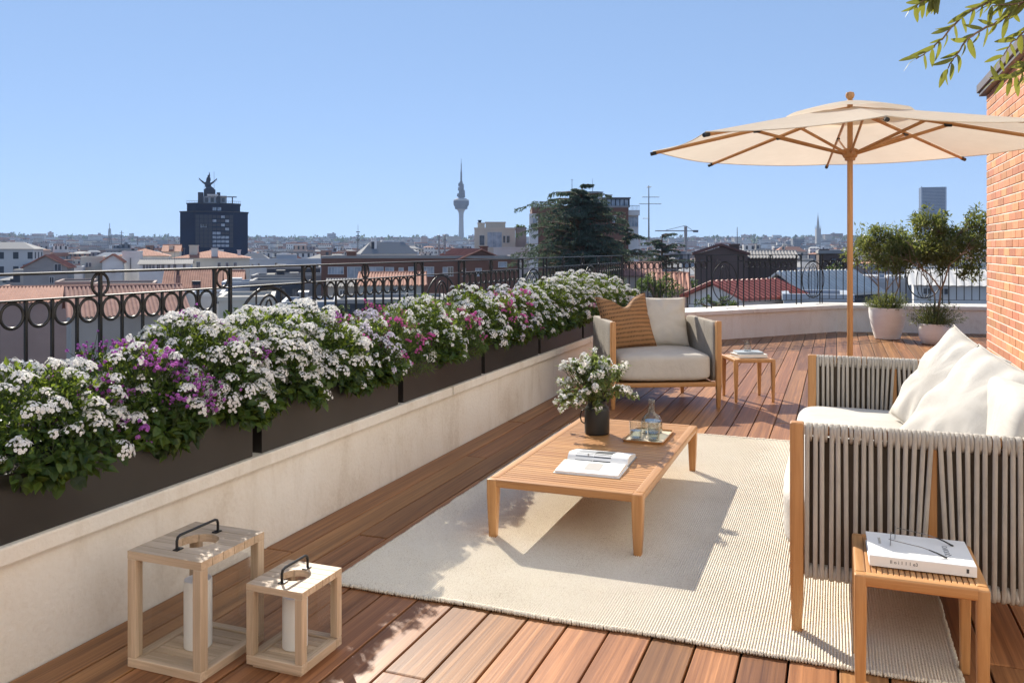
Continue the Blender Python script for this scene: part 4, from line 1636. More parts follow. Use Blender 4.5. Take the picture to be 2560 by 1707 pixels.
def shrub(label, yc, ly, top, seed, mix, nleaf, nhead, fine=False, leafsize=.036, xc=-2.425, ax=.285):
    """one plant of the hedge: mound of leaves with flower heads as parts"""
    rd = random.Random(seed)
    zc = .60
    bz = top - zc
    root = thing('flowering_plant', label, 'plant', (xc, yc, .565), 0, 'flowering plants in the planters')
    c = Vector((0, 0, zc - .565))

    def surf(d):
        n1 = noise.noise(Vector((d.x * 1.6 + seed, d.y * 1.6, d.z * 1.6)))
        n2 = noise.noise(Vector((d.x * 4 + seed, d.y * 4, d.z * 4)))
        k = 1 + .20 * n1 + .14 * n2
        z = d.z * (bz if d.z > 0 else .11)
        x = d.x * ax
        return Vector((x * k, d.y * ly * k, z * (k if d.z > 0 else 1)))
    mb = MB()
    n = 0
    while n < nleaf:
        d = rv(rd)
        if d.z < -.55 and d.x < .1:
            continue
        r = rd.uniform(.35, 1.0) ** .5
        p = c + surf(d) * r
        wx = xc + p.x
        # keep leaves out of the planter's metal and mostly above the rim
        if p.z + .565 < .605 and (-2.64 < wx < -2.225):
            continue
        if wx < -2.62 and p.z + .565 < .60:
            continue
        if wx > -2.23 and p.z + .565 < .605 + .10 * noise.noise(Vector((0, (yc + p.y) * 4, 1))) - .02 - (wx + 2.23) * .3:
            continue
        out = Vector((d.x, d.y, d.z * .8)).normalized()
        dr = (out * .7 + rv(rd) * .8 + Vector((0, 0, -.15 if d.z < .3 else .25))).normalized()
        up = (out * .6 + Vector((0, 0, .8)) + rv(rd) * .5).normalized()
        if fine:
            mb.leaf(p, dr, up, rd.uniform(.022, .045), rd.uniform(.003, .006), .2)
        else:
            L = leafsize * rd.uniform(.6, 1.25) * (1.25 if d.z < .15 else .82)
            if rd.random() < .5 and d.z < .55:
                mb.leaf6(p, dr, up, L, L * rd.uniform(.62, .85), .12, .2)
            else:
                mb.leaf(p, dr, up, L, L * rd.uniform(.38, .6), .3, .15)
        n += 1
    tag(mb.build('foliage', 'leaf_fine' if fine else 'leaf_shrub', root), kind='stuff')
    mb = MB()
    for k in range(16):
        d = rv(rd); d.z = abs(d.z) * .8 + .15
        e = c + surf(d.normalized()) * .95
        s = Vector((d.x * .06, d.y * ly * .4, .01))
        mid = (s + e) * .5 + Vector((0, 0, .05)) + rv(rd) * .02
        mb.tube([s, mid, e], [.003, .0022, .0012], 4)
    mb.build('stems', 'stem', root)
    pts = []
    tries = 0
    while len(pts) < nhead and tries < nhead * 60:
        tries += 1
        d = rv(rd)
        if d.z < -.15 or (d.x < -.75 and d.z < .3):
            continue
        if d.z < .2 and rd.random() < .72:
            continue
        p = c + surf(d) * rd.uniform(.94, 1.06)
        if p.z + .565 < .62 and rd.random() < .6:
            continue
        t = rd.random()
        acc = 0
        for fam, wgt, sc, md in mix:
            acc += wgt
            if t <= acc:
                break
        if any((p - o).length < md for o in pts):
            continue
        pts.append(p)
        nv = (Vector((d.x * .5, d.y * .35, max(d.z, 0) + .45)).normalized() + rv(rd) * .22).normalized()
        inst('flower_head', rd.choice(fam), root, p, quat_up(nv, rd), sc * rd.uniform(.55, 1.12))
    return root


WH = lambda w, s=1.0, d=.036: (F_white, w, s, d)
SM = lambda w, s=1.0, d=.028: (F_small, w, s, d)
LI = lambda w, s=1.0, d=.04: (F_lilac, w, s, d)
PU = lambda w, s=1.35, d=.03: (F_purple, w, s, d)
PK = lambda w, s=1.2, d=.035: (F_pink, w, s, d)
spec = [
    # label, y centre, half length, top z, mix, leaves, heads, fine
    ('white flowering plant at the very left edge, nearest the camera', 1.98, .33, .86, [WH(.7), SM(.3)], 2300, 62, False),
    ('white umbel flower bush with purple sprays in the nearest planter', 2.40, .30, .88, [WH(.40), PU(.42), SM(.18)], 2300, 88, False),
    ('dense mound of white umbels over the gap after the first planter', 2.76, .30, .98, [WH(.78), SM(.18), PU(.04)], 2500, 92, False),
    ('big white umbel bush at the near end of the second planter', 3.12, .31, .99, [WH(.84), SM(.16)], 2500, 92, False),
    ('white umbel bush in the middle of the second planter', 3.50, .30, .97, [WH(.74), SM(.22), PU(.04)], 2400, 84, False),
    ('lilac and white flowered plant with trailing stems, second planter end', 3.88, .29, .89, [LI(.40), SM(.40), PK(.20)], 2300, 66, False),
    ('pink flowered plant with pale feathery leaves in the third planter', 4.26, .27, .91, [PK(.50), LI(.14), SM(.36)], 3600, 62, True),
    ('white small flowered bush in the middle of the third planter', 4.64, .28, .94, [SM(.55), WH(.45, .8)], 2300, 74, False),
    ('loose feathery plant with pink flowers at the third planter end', 5.04, .28, .88, [PK(.38), SM(.62)], 3600, 52, True),
    ('tall white flowered bush at the start of the fourth planter', 5.42, .28, .96, [WH(.6, .85), SM(.4)], 2200, 72, False),
    ('magenta and lilac flowered bush in the fourth planter', 5.80, .28, .93, [PK(.34), LI(.38), SM(.28)], 2200, 68, False),
    ('second magenta flowered bush, at the fourth planter end', 6.20, .28, .94, [PK(.30), WH(.45, .8), LI(.25)], 2200, 66, False),
    ('white flowered bush in the fifth planter left of the armchair', 6.62, .29, .93, [WH(.7, .85), SM(.3)], 2000, 62, False),
    ('taller white flowered bush in the fifth planter behind the armchair arm', 7.05, .30, .97, [WH(.75, .9), SM(.25)], 2000, 62, False),
    ('white bush at the fifth planter end above the striped cushion', 7.48, .30, .98, [WH(.8, .9), SM(.17), PK(.03)], 1900, 60, False),
    ('highest white bush behind the armchair, on the sixth planter', 7.98, .33, 1.02, [WH(.8, .95), SM(.2)], 1900, 58, False),
    ('white bush behind the cream cushion, far end of sixth planter', 8.52, .34, .97, [WH(.85, .95), SM(.15)], 1800, 52, False),
    ('white bush on the seventh planter peeping over the armchair back', 9.10, .34, .93, [WH(.85, .95), SM(.15)], 1700, 46, False),
    ('last white bush, at the far end of the row of planters', 9.66, .32, .86, [WH(.85, .95), SM(.15)], 1600, 40, False),
]
for i, (lab, yc, ly, top, mix, nl, nh, fine) in enumerate(spec):
    shrub(lab, yc, ly, top, 100 + i * 7, mix, int(nl * 1.6), int(nh * 1.75), fine)

# ================================================================== vase and bouquet
VX, VY = -1.20, 4.40
vz = TH - 0.0032
va = thing('vase', 'matt black ceramic jar vase with small handle on the coffee table', 'vase', (VX, VY, vz))
mb = MB(); mb.lathe([(0, .001), (.06, .001), (.066, .006), (.067, .02), (.067, .125), (.064, .14), (.054, .152), (.051, .158), (.051, .174), (.055, .178), (.053, .181), (.047, .178), (.046, .15), (0, .14)], 40)
mb.build('jar', 'vase_black', va, smooth=True)
rd = random.Random(77)
bq = thing('bouquet', 'loose bouquet of white flowers and eucalyptus leaves in the black vase', 'flowers', (VX, VY, vz + .142))
mb = MB(); ml = MB(); ms = MB()
heads = []
for k in range(64):
    az = rd.uniform(0, 6.28)
    el = R(rd.uniform(12, 88)) if k > 9 else R(rd.uniform(-25, 15))
    L = rd.uniform(.15, .245)
    d = Vector((math.cos(az) * math.cos(el), math.sin(az) * math.cos(el), math.sin(el)))
    s = Vector((math.cos(az) * .025, math.sin(az) * .025, .035))
    e = Vector((d.x * L * 1.05, d.y * L * 1.05, .06 + d.z * L))
    mid = (s + e) * .5 + Vector((0, 0, .035))
    ms.tube([(0, 0, .003), s, mid, e], [.0015, .0015, .0013, .0008], 4)
    curve = [s.lerp(mid, t) for t in (.5, .8)] + [mid.lerp(e, t) for t in (.1, .25, .4, .55, .7, .85, 1.0)]
    typ = k % 3
    for q in curve:
        for sgn in (-1, 0, 1):
            dr = ((e - mid).normalized() * .6 + rv(rd) * .9).normalized()
            if typ == 0:
                ml.leaf6(q, dr, Vector((0, 0, 1)), rd.uniform(.028, .042), rd.uniform(.02, .03), .1, .1)
            else:
                ml.leaf(q, dr, Vector((0, 0, 1)), rd.uniform(.025, .05), rd.uniform(.008, .014), .2, .1)
    if typ != 0 or rd.random() < .4:
        heads.append((e, (e - mid).normalized()))
        heads.append((mid.lerp(e, .55) + rv(rd) * .012, (d + Vector((0, 0, .6))).normalized()))
        if rd.random() < .6:
            heads.append((mid.lerp(e, .8) + rv(rd) * .018, (d + Vector((0, 0, .4))).normalized()))
ms.build('stems', 'stem', bq)
tag(ml.build('foliage', 'leaf_euca', bq), kind='stuff')
for p, n in heads:
    inst('flower_head', rd.choice(F_small), bq, p, quat_up((n + rv(rd) * .3).normalized(), rd), rd.uniform(.8, 1.2))
# side handle of the jar
mb = MB(); mb.tube([(-.066, -.0, .125), (-.085, -.004, .118), (-.092, -.006, .09), (-.086, -.005, .06), (-.067, -.002, .05)], .0035, 8)
mb.build('handle', 'vase_black', va, smooth='all')


# ================================================================== potted trees
def limb(mb, p, d, L, r, depth, rd, tips, spread=.6, seg=4, up=.15):
    pts = [p.copy()]
    rs = [r]
    q = p.copy()
    dd = d.normalized()
    for k in range(seg):
        dd = (dd + rv(rd) * .18 + Vector((0, 0, up * .3))).normalized()
        q = q + dd * (L / seg)
        pts.append(q.copy())
        rs.append(r * (1 - .5 * (k + 1) / seg))
    mb.tube(pts, rs, 6 if r > .01 else 4, caps=False)
    if depth <= 0:
        tips.append((q.copy(), dd.copy()))
        return
    for k in range(rd.choice((2, 3, 3))):
        nd = (dd + rv(rd) * spread * 1.3 + Vector((0, 0, up))).normalized()
        limb(mb, q if k < 2 else pts[-2], nd, L * rd.uniform(.6, .85), r * .55, depth - 1, rd, tips, spread, 3, up)


def potted_tree(label, X, Y, prof, seed, trunks, crown_c, crown_r, nleaf, leafL, under, plabel, ulabel, ulobes=None):
    rd = random.Random(seed)
    pot = thing('plant_pot', plabel, 'pot', (X, Y, 0), 0, 'white plant pots')
    mb = MB(); mb.lathe(prof, 40, wob=lambda a, z: .006 * math.sin(z * 60 + math.sin(a * 2)) * .6)
    mb.build('pot_body', 'pot_white', pot, smooth=True)
    rim = max(r for r, z in prof)
    hz = max(z for r, z in prof)
    mb = MB(); mb.lathe([(0, hz - .045), (rim * .86, hz - .05)], 24)
    mb.build('soil', 'soil', pot)
    t = thing('potted_tree', label, 'tree', (X, Y, hz - .05), 0, 'small trees in pots')
    mb = MB()
    tips = []
    for (bx, by, dx, dy, L, r) in trunks:
        limb(mb, Vector((bx, by, 0)), Vector((dx, dy, 1)), L, r, 3, rd, tips, .65)
    mb.build('trunk', 'bark_pale', t, smooth='all')
    mb = MB()
    C0 = Vector(crown_c) - Vector((X, Y, hz - .05))
    clumps = []
    for k in range(80):
        d = rv(rd)
        k_ = 1 + .35 * noise.noise(d * 1.9 + Vector((seed, 0, 0)))
        p = C0 + Vector((d.x * crown_r[0], d.y * crown_r[1], d.z * crown_r[2])) * (rd.uniform(.25, 1) ** .5) * k_
        clumps.append((p, rd.uniform(.07, .17)))
    if ulobes:
        for (lx, ly, lz, lr, nn) in ulobes:
            for k in range(nn):
                clumps.append((Vector((lx, ly, lz)) - Vector((X, Y, hz - .05)) + rv(rd) * lr * rd.random() ** .5, rd.uniform(.05, .10)))
    for k in range(nleaf):
        p, r = rd.choice(clumps)
        d = rv(rd)
        q = p + d * r * rd.uniform(.2, 1.05)
        dr = (d * .6 + rv(rd) * .7 + Vector((0, 0, .35))).normalized()
        mb.leaf(q, dr, (Vector((0, 0, 1)) + rv(rd) * .7), leafL * rd.uniform(.7, 1.25), leafL * rd.uniform(.3, .45), .25, .1)
    tag(mb.build('crown', 'leaf_olive', t), kind='stuff')
    # twigs out to the clumps
    mb = MB()
    for p, r in clumps[::1]:
        a = min((q for q, _ in tips), key=lambda q: (q - p).length)
        mb.tube([a, (a + p) * .5 + Vector((0, 0, -.02)), p], [.004, .003, .0015], 4, caps=False)
    mb.build('twigs', 'bark', t)
    # underplanting
    u = thing('small_shrub', ulabel, 'plant', (X, Y, hz - .05), 0, 'bushy underplanting in the pots')
    mb = MB(); ms = MB()
    ur, uh, un = under
    for k in range(un):
        az = rd.uniform(0, 6.28); el = R(rd.uniform(8, 88))
        L = ur * rd.uniform(.75, 1.1)
        d = Vector((math.cos(az) * math.cos(el), math.sin(az) * math.cos(el), math.sin(el) * uh / ur))
        s = Vector((math.cos(az), math.sin(az), 0)) * rim * .55 * rd.random()
        e = s * .6 + d * L + Vector((0, 0, .03))
        ms.tube([s, (s + e) * .5 + Vector((0, 0, .03)), e], [.0018, .0014, .0007], 3, caps=False)
        for j in range(13):
            q = s.lerp(e, rd.uniform(.25, 1.05)) + rv(rd) * .012
            mb.leaf(q, (d + rv(rd) * .9).normalized(), Vector((0, 0, 1)) + rv(rd) * .4, rd.uniform(.026, .05), rd.uniform(.007, .013), .2)
    tag(mb.build('foliage', 'leaf_olive', u), kind='stuff')
    ms.build('stems', 'stem', u)


potted_tree('small multi stemmed tree with round airy crown in the bigger white pot', 0.66, 12.83,
            [(0, .001), (.15, .001), (.165, .01), (.205, .16), (.235, .30), (.243, .38), (.238, .435), (.226, .437), (.218, .40), (0, .37)],
            51, [(-.03, 0, -.35, .1, .36, .016), (.03, .01, .25, -.1, .36, .016), (0, .03, .02, .2, .38, .014)],
            (0.62, 12.82, 1.24), (.42, .38, .32), 6200, .056, (.31, .20, 210),
            'taller ribbed white pot at the back wall', 'low bushy shrub round the tree stem in the bigger white pot')
potted_tree('taller irregular tree with two upright lobes in the smaller white pot', 1.19, 12.35,
            [(0, .001), (.12, .001), (.14, .012), (.172, .09), (.185, .17), (.18, .25), (.172, .27), (.162, .27), (.158, .24), (0, .22)],
            63, [(.02, 0, .20, .05, .50, .024), (-.02, .02, .10, .1, .45, .018)],
            (1.36, 12.38, 1.25), (.46, .36, .26), 7600, .060, (.36, .30, 210),
            'smaller rounded white pot partly hidden by the sofa cushions', 'wispy shrub filling the smaller white pot',
            [(1.14, 12.3, 1.58, .24, 26), (1.68, 12.45, 1.55, .27, 26), (1.62, 12.4, .97, .15, 8), (.84, 12.4, 1.0, .12, 6), (1.2, 12.4, 1.15, .25, 14)])

# ================================================================== olive tree at the right edge
ot = thing('olive_tree', 'overhanging tree branches with long narrow leaves at the top right corner', 'tree', (2.2, 2.3, 0))
OR_ = Vector((2.2, 2.3, 0))
mb = MB()
tk = [(0, 0, 0), (.02, .01, .6), (-.03, .05, 1.2), (0, .1, 1.8), (-.05, .2, 2.3), (-.15, .3, 2.6)]
mb.tube(tk, [.055, .05, .045, .04, .032, .025], 10)
mb.build('trunk', 'bark', ot, smooth='all')
ME_leaf = []
for s in range(4):
    rd = random.Random(900 + s)
    mb = MB()
    n = 7
    L, wd = 1.0, .22 + .025 * s
    bend = rd.uniform(-.22, .22)
    vs_ = []
    for k in range(n + 1):
        u = k / n
        hw = wd / 2 * (math.sin(math.pi * min(1, u * .92 + .06)) ** .7) * (1 if k not in (0,) else .25)
        zz = -.28 * u * u + .03 * math.sin(u * 5 + s)
        xx = bend * u * u
        vs_ += [(xx - hw, u, zz + .25 * hw), (xx, u, zz), (xx + hw, u, zz + .25 * hw)]
    fs_ = []
    for k in range(n):
        fs_ += [(3 * k, 3 * k + 1, 3 * k + 4, 3 * k + 3), (3 * k + 1, 3 * k + 2, 3 * k + 5, 3 * k + 4)]
    mb.add(vs_, fs_)
    ME_leaf.append(mb.mesh('leaf', 'leaf_branch', smooth='all'))


def PT(sx, sy, Z):
    x, y = W(sx, Z)
    return Vector((x, y, HZ(sy, Z)))


def branch(pts, r, rd, every, L0, skip=0.0):
    """a twig through world points with narrow leaves alternating along it"""
    pp = [p - OR_ for p in pts]
    # smooth
    fine = []
    for a, b in zip(pp[:-1], pp[1:]):
        for k in range(6):
            fine.append(a.lerp(b, k / 6) + rv(rd) * .0025)
    fine.append(pp[-1])
    m = len(fine)
    mb = MB(); mb.tube(fine, [r * (1 - .75 * i / m) + .0006 for i in range(m)], 6)
    br = mb.build('branch', 'bark', ot, smooth='all')
    side = 1
    acc = 0
    for i in range(1, m):
        acc += (fine[i] - fine[i - 1]).length
        if i / m < skip:
            continue
        while acc > every:
            acc -= every
            side = -side
            t = (fine[min(i + 1, m - 1)] - fine[i - 1]).normalized()
            sd = t.cross(Vector((.36, -.93, 0))).normalized() * side
            d = (t * .55 + sd * .75 + Vector((0, 0, -.55)) + rv(rd) * .35).normalized()
            zc_ = Vector((.36, -.93, -.15)) + rv(rd) * .55
            xa_ = d.cross(zc_).normalized()
            q = Matrix((xa_, d, xa_.cross(d))).transposed().to_quaternion()
            inst('leaf', rd.choice(ME_leaf), br, fine[i] + rv(rd) * .001, q, L0 * rd.uniform(.65, 1.12))
    # leaf at the tip
    t = (fine[-1] - fine[-3]).normalized()
    inst('leaf', ME_leaf[0], br, fine[-1], t.to_track_quat('Y', 'Z'), L0 * .8)
    return br


rd = random.Random(404)
ZB_ = 2.75
branch([PT(2620, -110, 2.6), PT(2520, -20, 2.7), PT(2440, 20, 2.72), PT(2400, 46, 2.75), PT(2358, 94, 2.78), PT(2330, 122, 2.8), PT(2290, 148, 2.8)], .0045, rd, .017, .062, .18)
branch([PT(2620, -60, 2.6), PT(2535, 28, 2.68), PT(2500, 52, 2.7), PT(2450, 78, 2.7), PT(2412, 104, 2.7), PT(2388, 142, 2.72), PT(2370, 172, 2.74)], .0045, rd, .017, .064, .1)
branch([PT(2640, 10, 2.6), PT(2560, 80, 2.65), PT(2522, 115, 2.66), PT(2500, 150, 2.68)], .003, rd, .017, .056, .1)
branch([PT(2660, 90, 2.6), PT(2580, 160, 2.62), PT(2540, 190, 2.64), PT(2500, 200, 2.66)], .0035, rd, .010, .062, .3)
branch([PT(2560, -120, 2.7), PT(2420, -60, 2.75), PT(2330, -10, 2.8), PT(2290, 14, 2.8)], .004, rd, .009, .060, .55)
branch([PT(2700, -60, 2.5), PT(2600, -10, 2.6), PT(2545, 10, 2.64), PT(2480, 15, 2.68)], .004, rd, .012, .062, .1)
# boughs joining the twigs to the trunk
for e in (PT(2620, -110, 2.6), PT(2620, -60, 2.6), PT(2640, 10, 2.6), PT(2660, 90, 2.6), PT(2560, -120, 2.7), PT(2700, -60, 2.5)):
    q = e - OR_
    mb = MB(); a = Vector((-.05, .2, 2.3))
    mb.tube([a, a.lerp(q, .5) + Vector((0, 0, .12)), q], [.018, .010, .0045], 7)
    mb.build('bough', 'bark', ot, smooth='all')
# ================================================================== city
GR = -24.0
plain('c_white', (0.74, 0.73, 0.71), (0.58, 0.57, 0.56), scale=.35, rough=.9)
plain('c_cream', (0.66, 0.60, 0.50), (0.54, 0.49, 0.41), scale=.35, rough=.9)
plain('c_grey', (0.36, 0.35, 0.34), (0.26, 0.255, 0.25), scale=.3, rough=.9)
plain('c_stone', (0.45, 0.40, 0.35), (0.34, 0.30, 0.26), scale=.3, rough=.9)
plain('c_pink', (0.40, 0.29, 0.25), (0.32, 0.23, 0.20), scale=.3, rough=.9)
plain('c_slate', (0.045, 0.055, 0.075), (0.03, 0.036, 0.05), scale=.3, rough=.75)
plain('c_navy', (0.07, 0.10, 0.16), (0.055, 0.08, 0.13), scale=.05, rough=.6)
plain('roof_brown', (0.17, 0.085, 0.07), (0.12, 0.06, 0.05), scale=1.2, rough=.9)
plain('c_blue', (0.42, 0.46, 0.52), (0.32, 0.36, 0.42), scale=.2, rough=.8)
plain('c_brown', (0.135, 0.095, 0.085), (0.10, 0.072, 0.064), scale=.6, rough=.9)
plain('c_dark', (0.009, 0.024, 0.066), (0.006, 0.015, 0.042), scale=.1, rough=.8, spec=.15)
plain('c_metal', (0.34, 0.35, 0.36), (0.25, 0.26, 0.27), scale=2, rough=.45, metal=.3)
plain('c_concrete', (0.40, 0.39, 0.37), (0.32, 0.31, 0.30), scale=.08, rough=.9)
plain('c_steel', (0.20, 0.20, 0.21), rough=.5)
plain('roof_flat', (0.30, 0.28, 0.265), (0.22, 0.21, 0.20), scale=.4, rough=.95)
plain('roof_tile', (0.52, 0.235, 0.15), (0.36, 0.15, 0.095), scale=1.3, rough=.9, detail=6)
plain('roof_tile2', (0.42, 0.19, 0.14), (0.27, 0.12, 0.085), scale=1.6, rough=.9, detail=6)
plain('roof_red', (0.46, 0.12, 0.085), (0.36, 0.09, 0.065), scale=.8, rough=.6)
plain('roof_pale', (0.66, 0.63, 0.58), (0.54, 0.51, 0.47), scale=.8, rough=.6)
plain('win_frame', (0.62, 0.62, 0.62), rough=.6)
m, nt, b = nmat('win_glass')
b.inputs['Base Color'].default_value = rgba((.035, .045, .06)); b.inputs['Roughness'].default_value = .12
nz = noise_tex(nt, coords(nt, (1, 1, 1), 9), .7, 2)
nt.links.new(ramp(nt, nz, [(.35, (.025, .03, .04)), (.65, (.10, .12, .15))]), b.inputs['Base Color'])
plain('win_dark', (.016, .026, .05), (.010, .018, .036), scale=.3, rough=.35)
m, nt, b = nmat('win_pale')
nz = noise_tex(nt, coords(nt, (1, 1, 1), 9), .9, 2)
nt.links.new(ramp(nt, nz, [(.35, (.22, .27, .33)), (.65, (.42, .48, .55))]), b.inputs['Base Color']); b.inputs['Roughness'].default_value = .25
# brown brick facade, courses too small to tell apart at this distance
m, nt, b = nmat('c_brick')
vec = coords(nt)
nt.links.new(ramp(nt, noise_tex(nt, vec, .5, 6), [(.3, (.15, .075, .055)), (.7, (.215, .11, .08))]), b.inputs['Base Color']); b.inputs['Roughness'].default_value = .9


def winpat(name, island, cols, win=(.05, .06, .075)):
    """walls of far houses: colour differs by house, window grid too small to pick apart"""
    m, nt, b = nmat(name)
    if island:
        src = nt.nodes.new('ShaderNodeNewGeometry').outputs['Random Per Island']
    else:
        src = nt.nodes.new('ShaderNodeObjectInfo').outputs['Random']
    r = nt.nodes.new('ShaderNodeValToRGB'); r.color_ramp.interpolation = 'CONSTANT'
    el = r.color_ramp.elements
    el[0].color = rgba(cols[0]); el[1].position = 1 / len(cols); el[1].color = rgba(cols[1])
    for k in range(2, len(cols)):
        e = el.new(k / len(cols)); e.color = rgba(cols[k])
    nt.links.new(src, r.inputs[0])
    tc = nt.nodes.new('ShaderNodeTexCoord'); sp = nt.nodes.new('ShaderNodeSeparateXYZ')
    nt.links.new(tc.outputs['Object'], sp.inputs[0])
    ad = N(nt, 'ShaderNodeMath', operation='ADD'); nt.links.new(sp.outputs[0], ad.inputs[0]); nt.links.new(sp.outputs[1], ad.inputs[1])

    def cell(inp, per, lo, hi):
        d = N(nt, 'ShaderNodeMath', operation='DIVIDE'); d.inputs[1].default_value = per; nt.links.new(inp, d.inputs[0])
        f = N(nt, 'ShaderNodeMath', operation='FRACT'); nt.links.new(d.outputs[0], f.inputs[0])
        a = N(nt, 'ShaderNodeMath', operation='GREATER_THAN'); a.inputs[1].default_value = lo; nt.links.new(f.outputs[0], a.inputs[0])
        c = N(nt, 'ShaderNodeMath', operation='LESS_THAN'); c.inputs[1].default_value = hi; nt.links.new(f.outputs[0], c.inputs[0])
        q = N(nt, 'ShaderNodeMath', operation='MULTIPLY'); nt.links.new(a.outputs[0], q.inputs[0]); nt.links.new(c.outputs[0], q.inputs[1])
        return q.outputs[0]
    mu = N(nt, 'ShaderNodeMath', operation='MULTIPLY')
    nt.links.new(cell(ad.outputs[0], 2.9, .32, .70), mu.inputs[0]); nt.links.new(cell(sp.outputs[2], 3.2, .30, .78), mu.inputs[1])
    mx = N(nt, 'ShaderNodeMix', data_type='RGBA')
    nt.links.new(mu.outputs[0], mx.inputs[0]); nt.links.new(r.outputs[0], mx.inputs[6]); mx.inputs[7].default_value = rgba(win)
    nt.links.new(mx.outputs[2], b.inputs['Base Color']); b.inputs['Roughness'].default_value = .85


PAL = [(.68, .67, .65), (.60, .55, .47), (.46, .42, .37), (.72, .71, .70), (.36, .36, .37), (.50, .36, .30), (.62, .60, .57), (.28, .17, .13), (.55, .54, .53), (.22, .23, .25)]
winpat('far_wall', False, PAL)
winpat('far_wall_i', True, PAL)
RP = [(.36, .17, .115), (.30, .29, .28), (.42, .205, .14), (.22, .22, .225), (.48, .47, .45), (.34, .15, .10), (.27, .26, .25), (.40, .39, .38)]
for nm, isl in (('far_roof', False), ('far_roof_i', True)):
    m, nt, b = nmat(nm)
    src = nt.nodes.new('ShaderNodeNewGeometry').outputs['Random Per Island'] if isl else nt.nodes.new('ShaderNodeObjectInfo').outputs['Random']
    mu = N(nt, 'ShaderNodeMath', operation='MULTIPLY'); mu.inputs[1].default_value = 13.7
    fr = N(nt, 'ShaderNodeMath', operation='FRACT'); nt.links.new(src, mu.inputs[0]); nt.links.new(mu.outputs[0], fr.inputs[0])
    r = nt.nodes.new('ShaderNodeValToRGB'); r.color_ramp.interpolation = 'CONSTANT'
    el = r.color_ramp.elements; el[0].color = rgba(RP[0]); el[1].position = 1 / 8; el[1].color = rgba(RP[1])
    for k in range(2, 8):
        e = el.new(k / 8); e.color = rgba(RP[k])
    nt.links.new(fr.outputs[0], r.inputs[0]); nt.links.new(r.outputs[0], b.inputs['Base Color']); b.inputs['Roughness'].default_value = .9
plain('city_ground', (.16, .155, .15), (.09, .09, .088), scale=.02, rough=.95, rnd=0)


# ---- ground and far hills
def ground_z(r, a=0.0):
    if r < 500:
        return GR
    t = min(1, (r - 500) / 2600)
    return GR + 42 * t * t * (3 - 2 * t) + 6 * noise.noise(Vector((math.cos(a) * r / 500, math.sin(a) * r / 500, 1))) * t


mb = MB()
rads = [0, 40, 120, 300, 500, 700, 900, 1200, 1500, 1800, 2100, 2500, 3000, 3600, 4200]
na = 72
for r in rads:
    for k in range(na):
        a = 2 * math.pi * k / na
        mb.v.append((r * math.cos(a), r * math.sin(a), ground_z(r, a)))
for i in range(len(rads) - 1):
    for k in range(na):
        mb.f.append((i * na + k, (i + 1) * na + k, (i + 1) * na + (k + 1) % na, i * na + (k + 1) % na)); mb.mi.append(0)
tag(mb.build('ground', 'city_ground', smooth='all'), kind='structure')


# ---- generic detailed building
def tile_slope(mb, xa, xb, y0, z0, y1, z1, pitch=.24, amp=.05):
    """tiled slope: rounded ridges running up the slope"""
    n = max(4, int((xb - xa) / pitch))
    vs_ = []
    for k in range(n):
        for q, a in ((0, 0), (.25, .8), (.5, 1), (.75, .8)):
            x = xa + (xb - xa) * (k + q) / n
            vs_.append((x, a))
    vs_.append((xb, 0))
    m = len(vs_)
    nrow = 7
    pts = []
    for j in range(nrow):
        t = j / (nrow - 1)
        y, z = y0 + (y1 - y0) * t, z0 + (z1 - z0) * t
        for x, a in vs_:
            pts.append((x, y - amp * .3 * a, z + amp * a + .01 * noise.noise(Vector((x * 2, t * 9, 1)))))
    mb.add(pts, [(j * m + i, j * m + i + 1, (j + 1) * m + i + 1, (j + 1) * m + i) for j in range(nrow - 1) for i in range(m - 1)])


def window(root, xa, xb, za, zb, y=0.0, glass='win_glass', mull=1, fr=.06, frame='win_frame'):
    mb = MB()
    f = min(fr, (xb - xa) * .15)
    mb.box(xa - f, xb + f, y - .09, y - .003, zb, zb + f); mb.box(xa - f * 1.4, xb + f * 1.4, y - .13, y - .003, za - f, za)
    mb.box(xa - f, xa, y - .09, y - .003, za, zb); mb.box(xb, xb + f, y - .09, y - .003, za, zb)
    for k in range(1, mull + 1):
        x = xa + (xb - xa) * k / (mull + 1)
        mb.box(x - f * .35, x + f * .35, y - .07, y - .02, za, zb)
    w_ = mb.build('window', frame, root)
    mb = MB(); mb.box(xa, xb, y - .018, y - .004, za, zb)
    mb.build('pane', glass, w_)


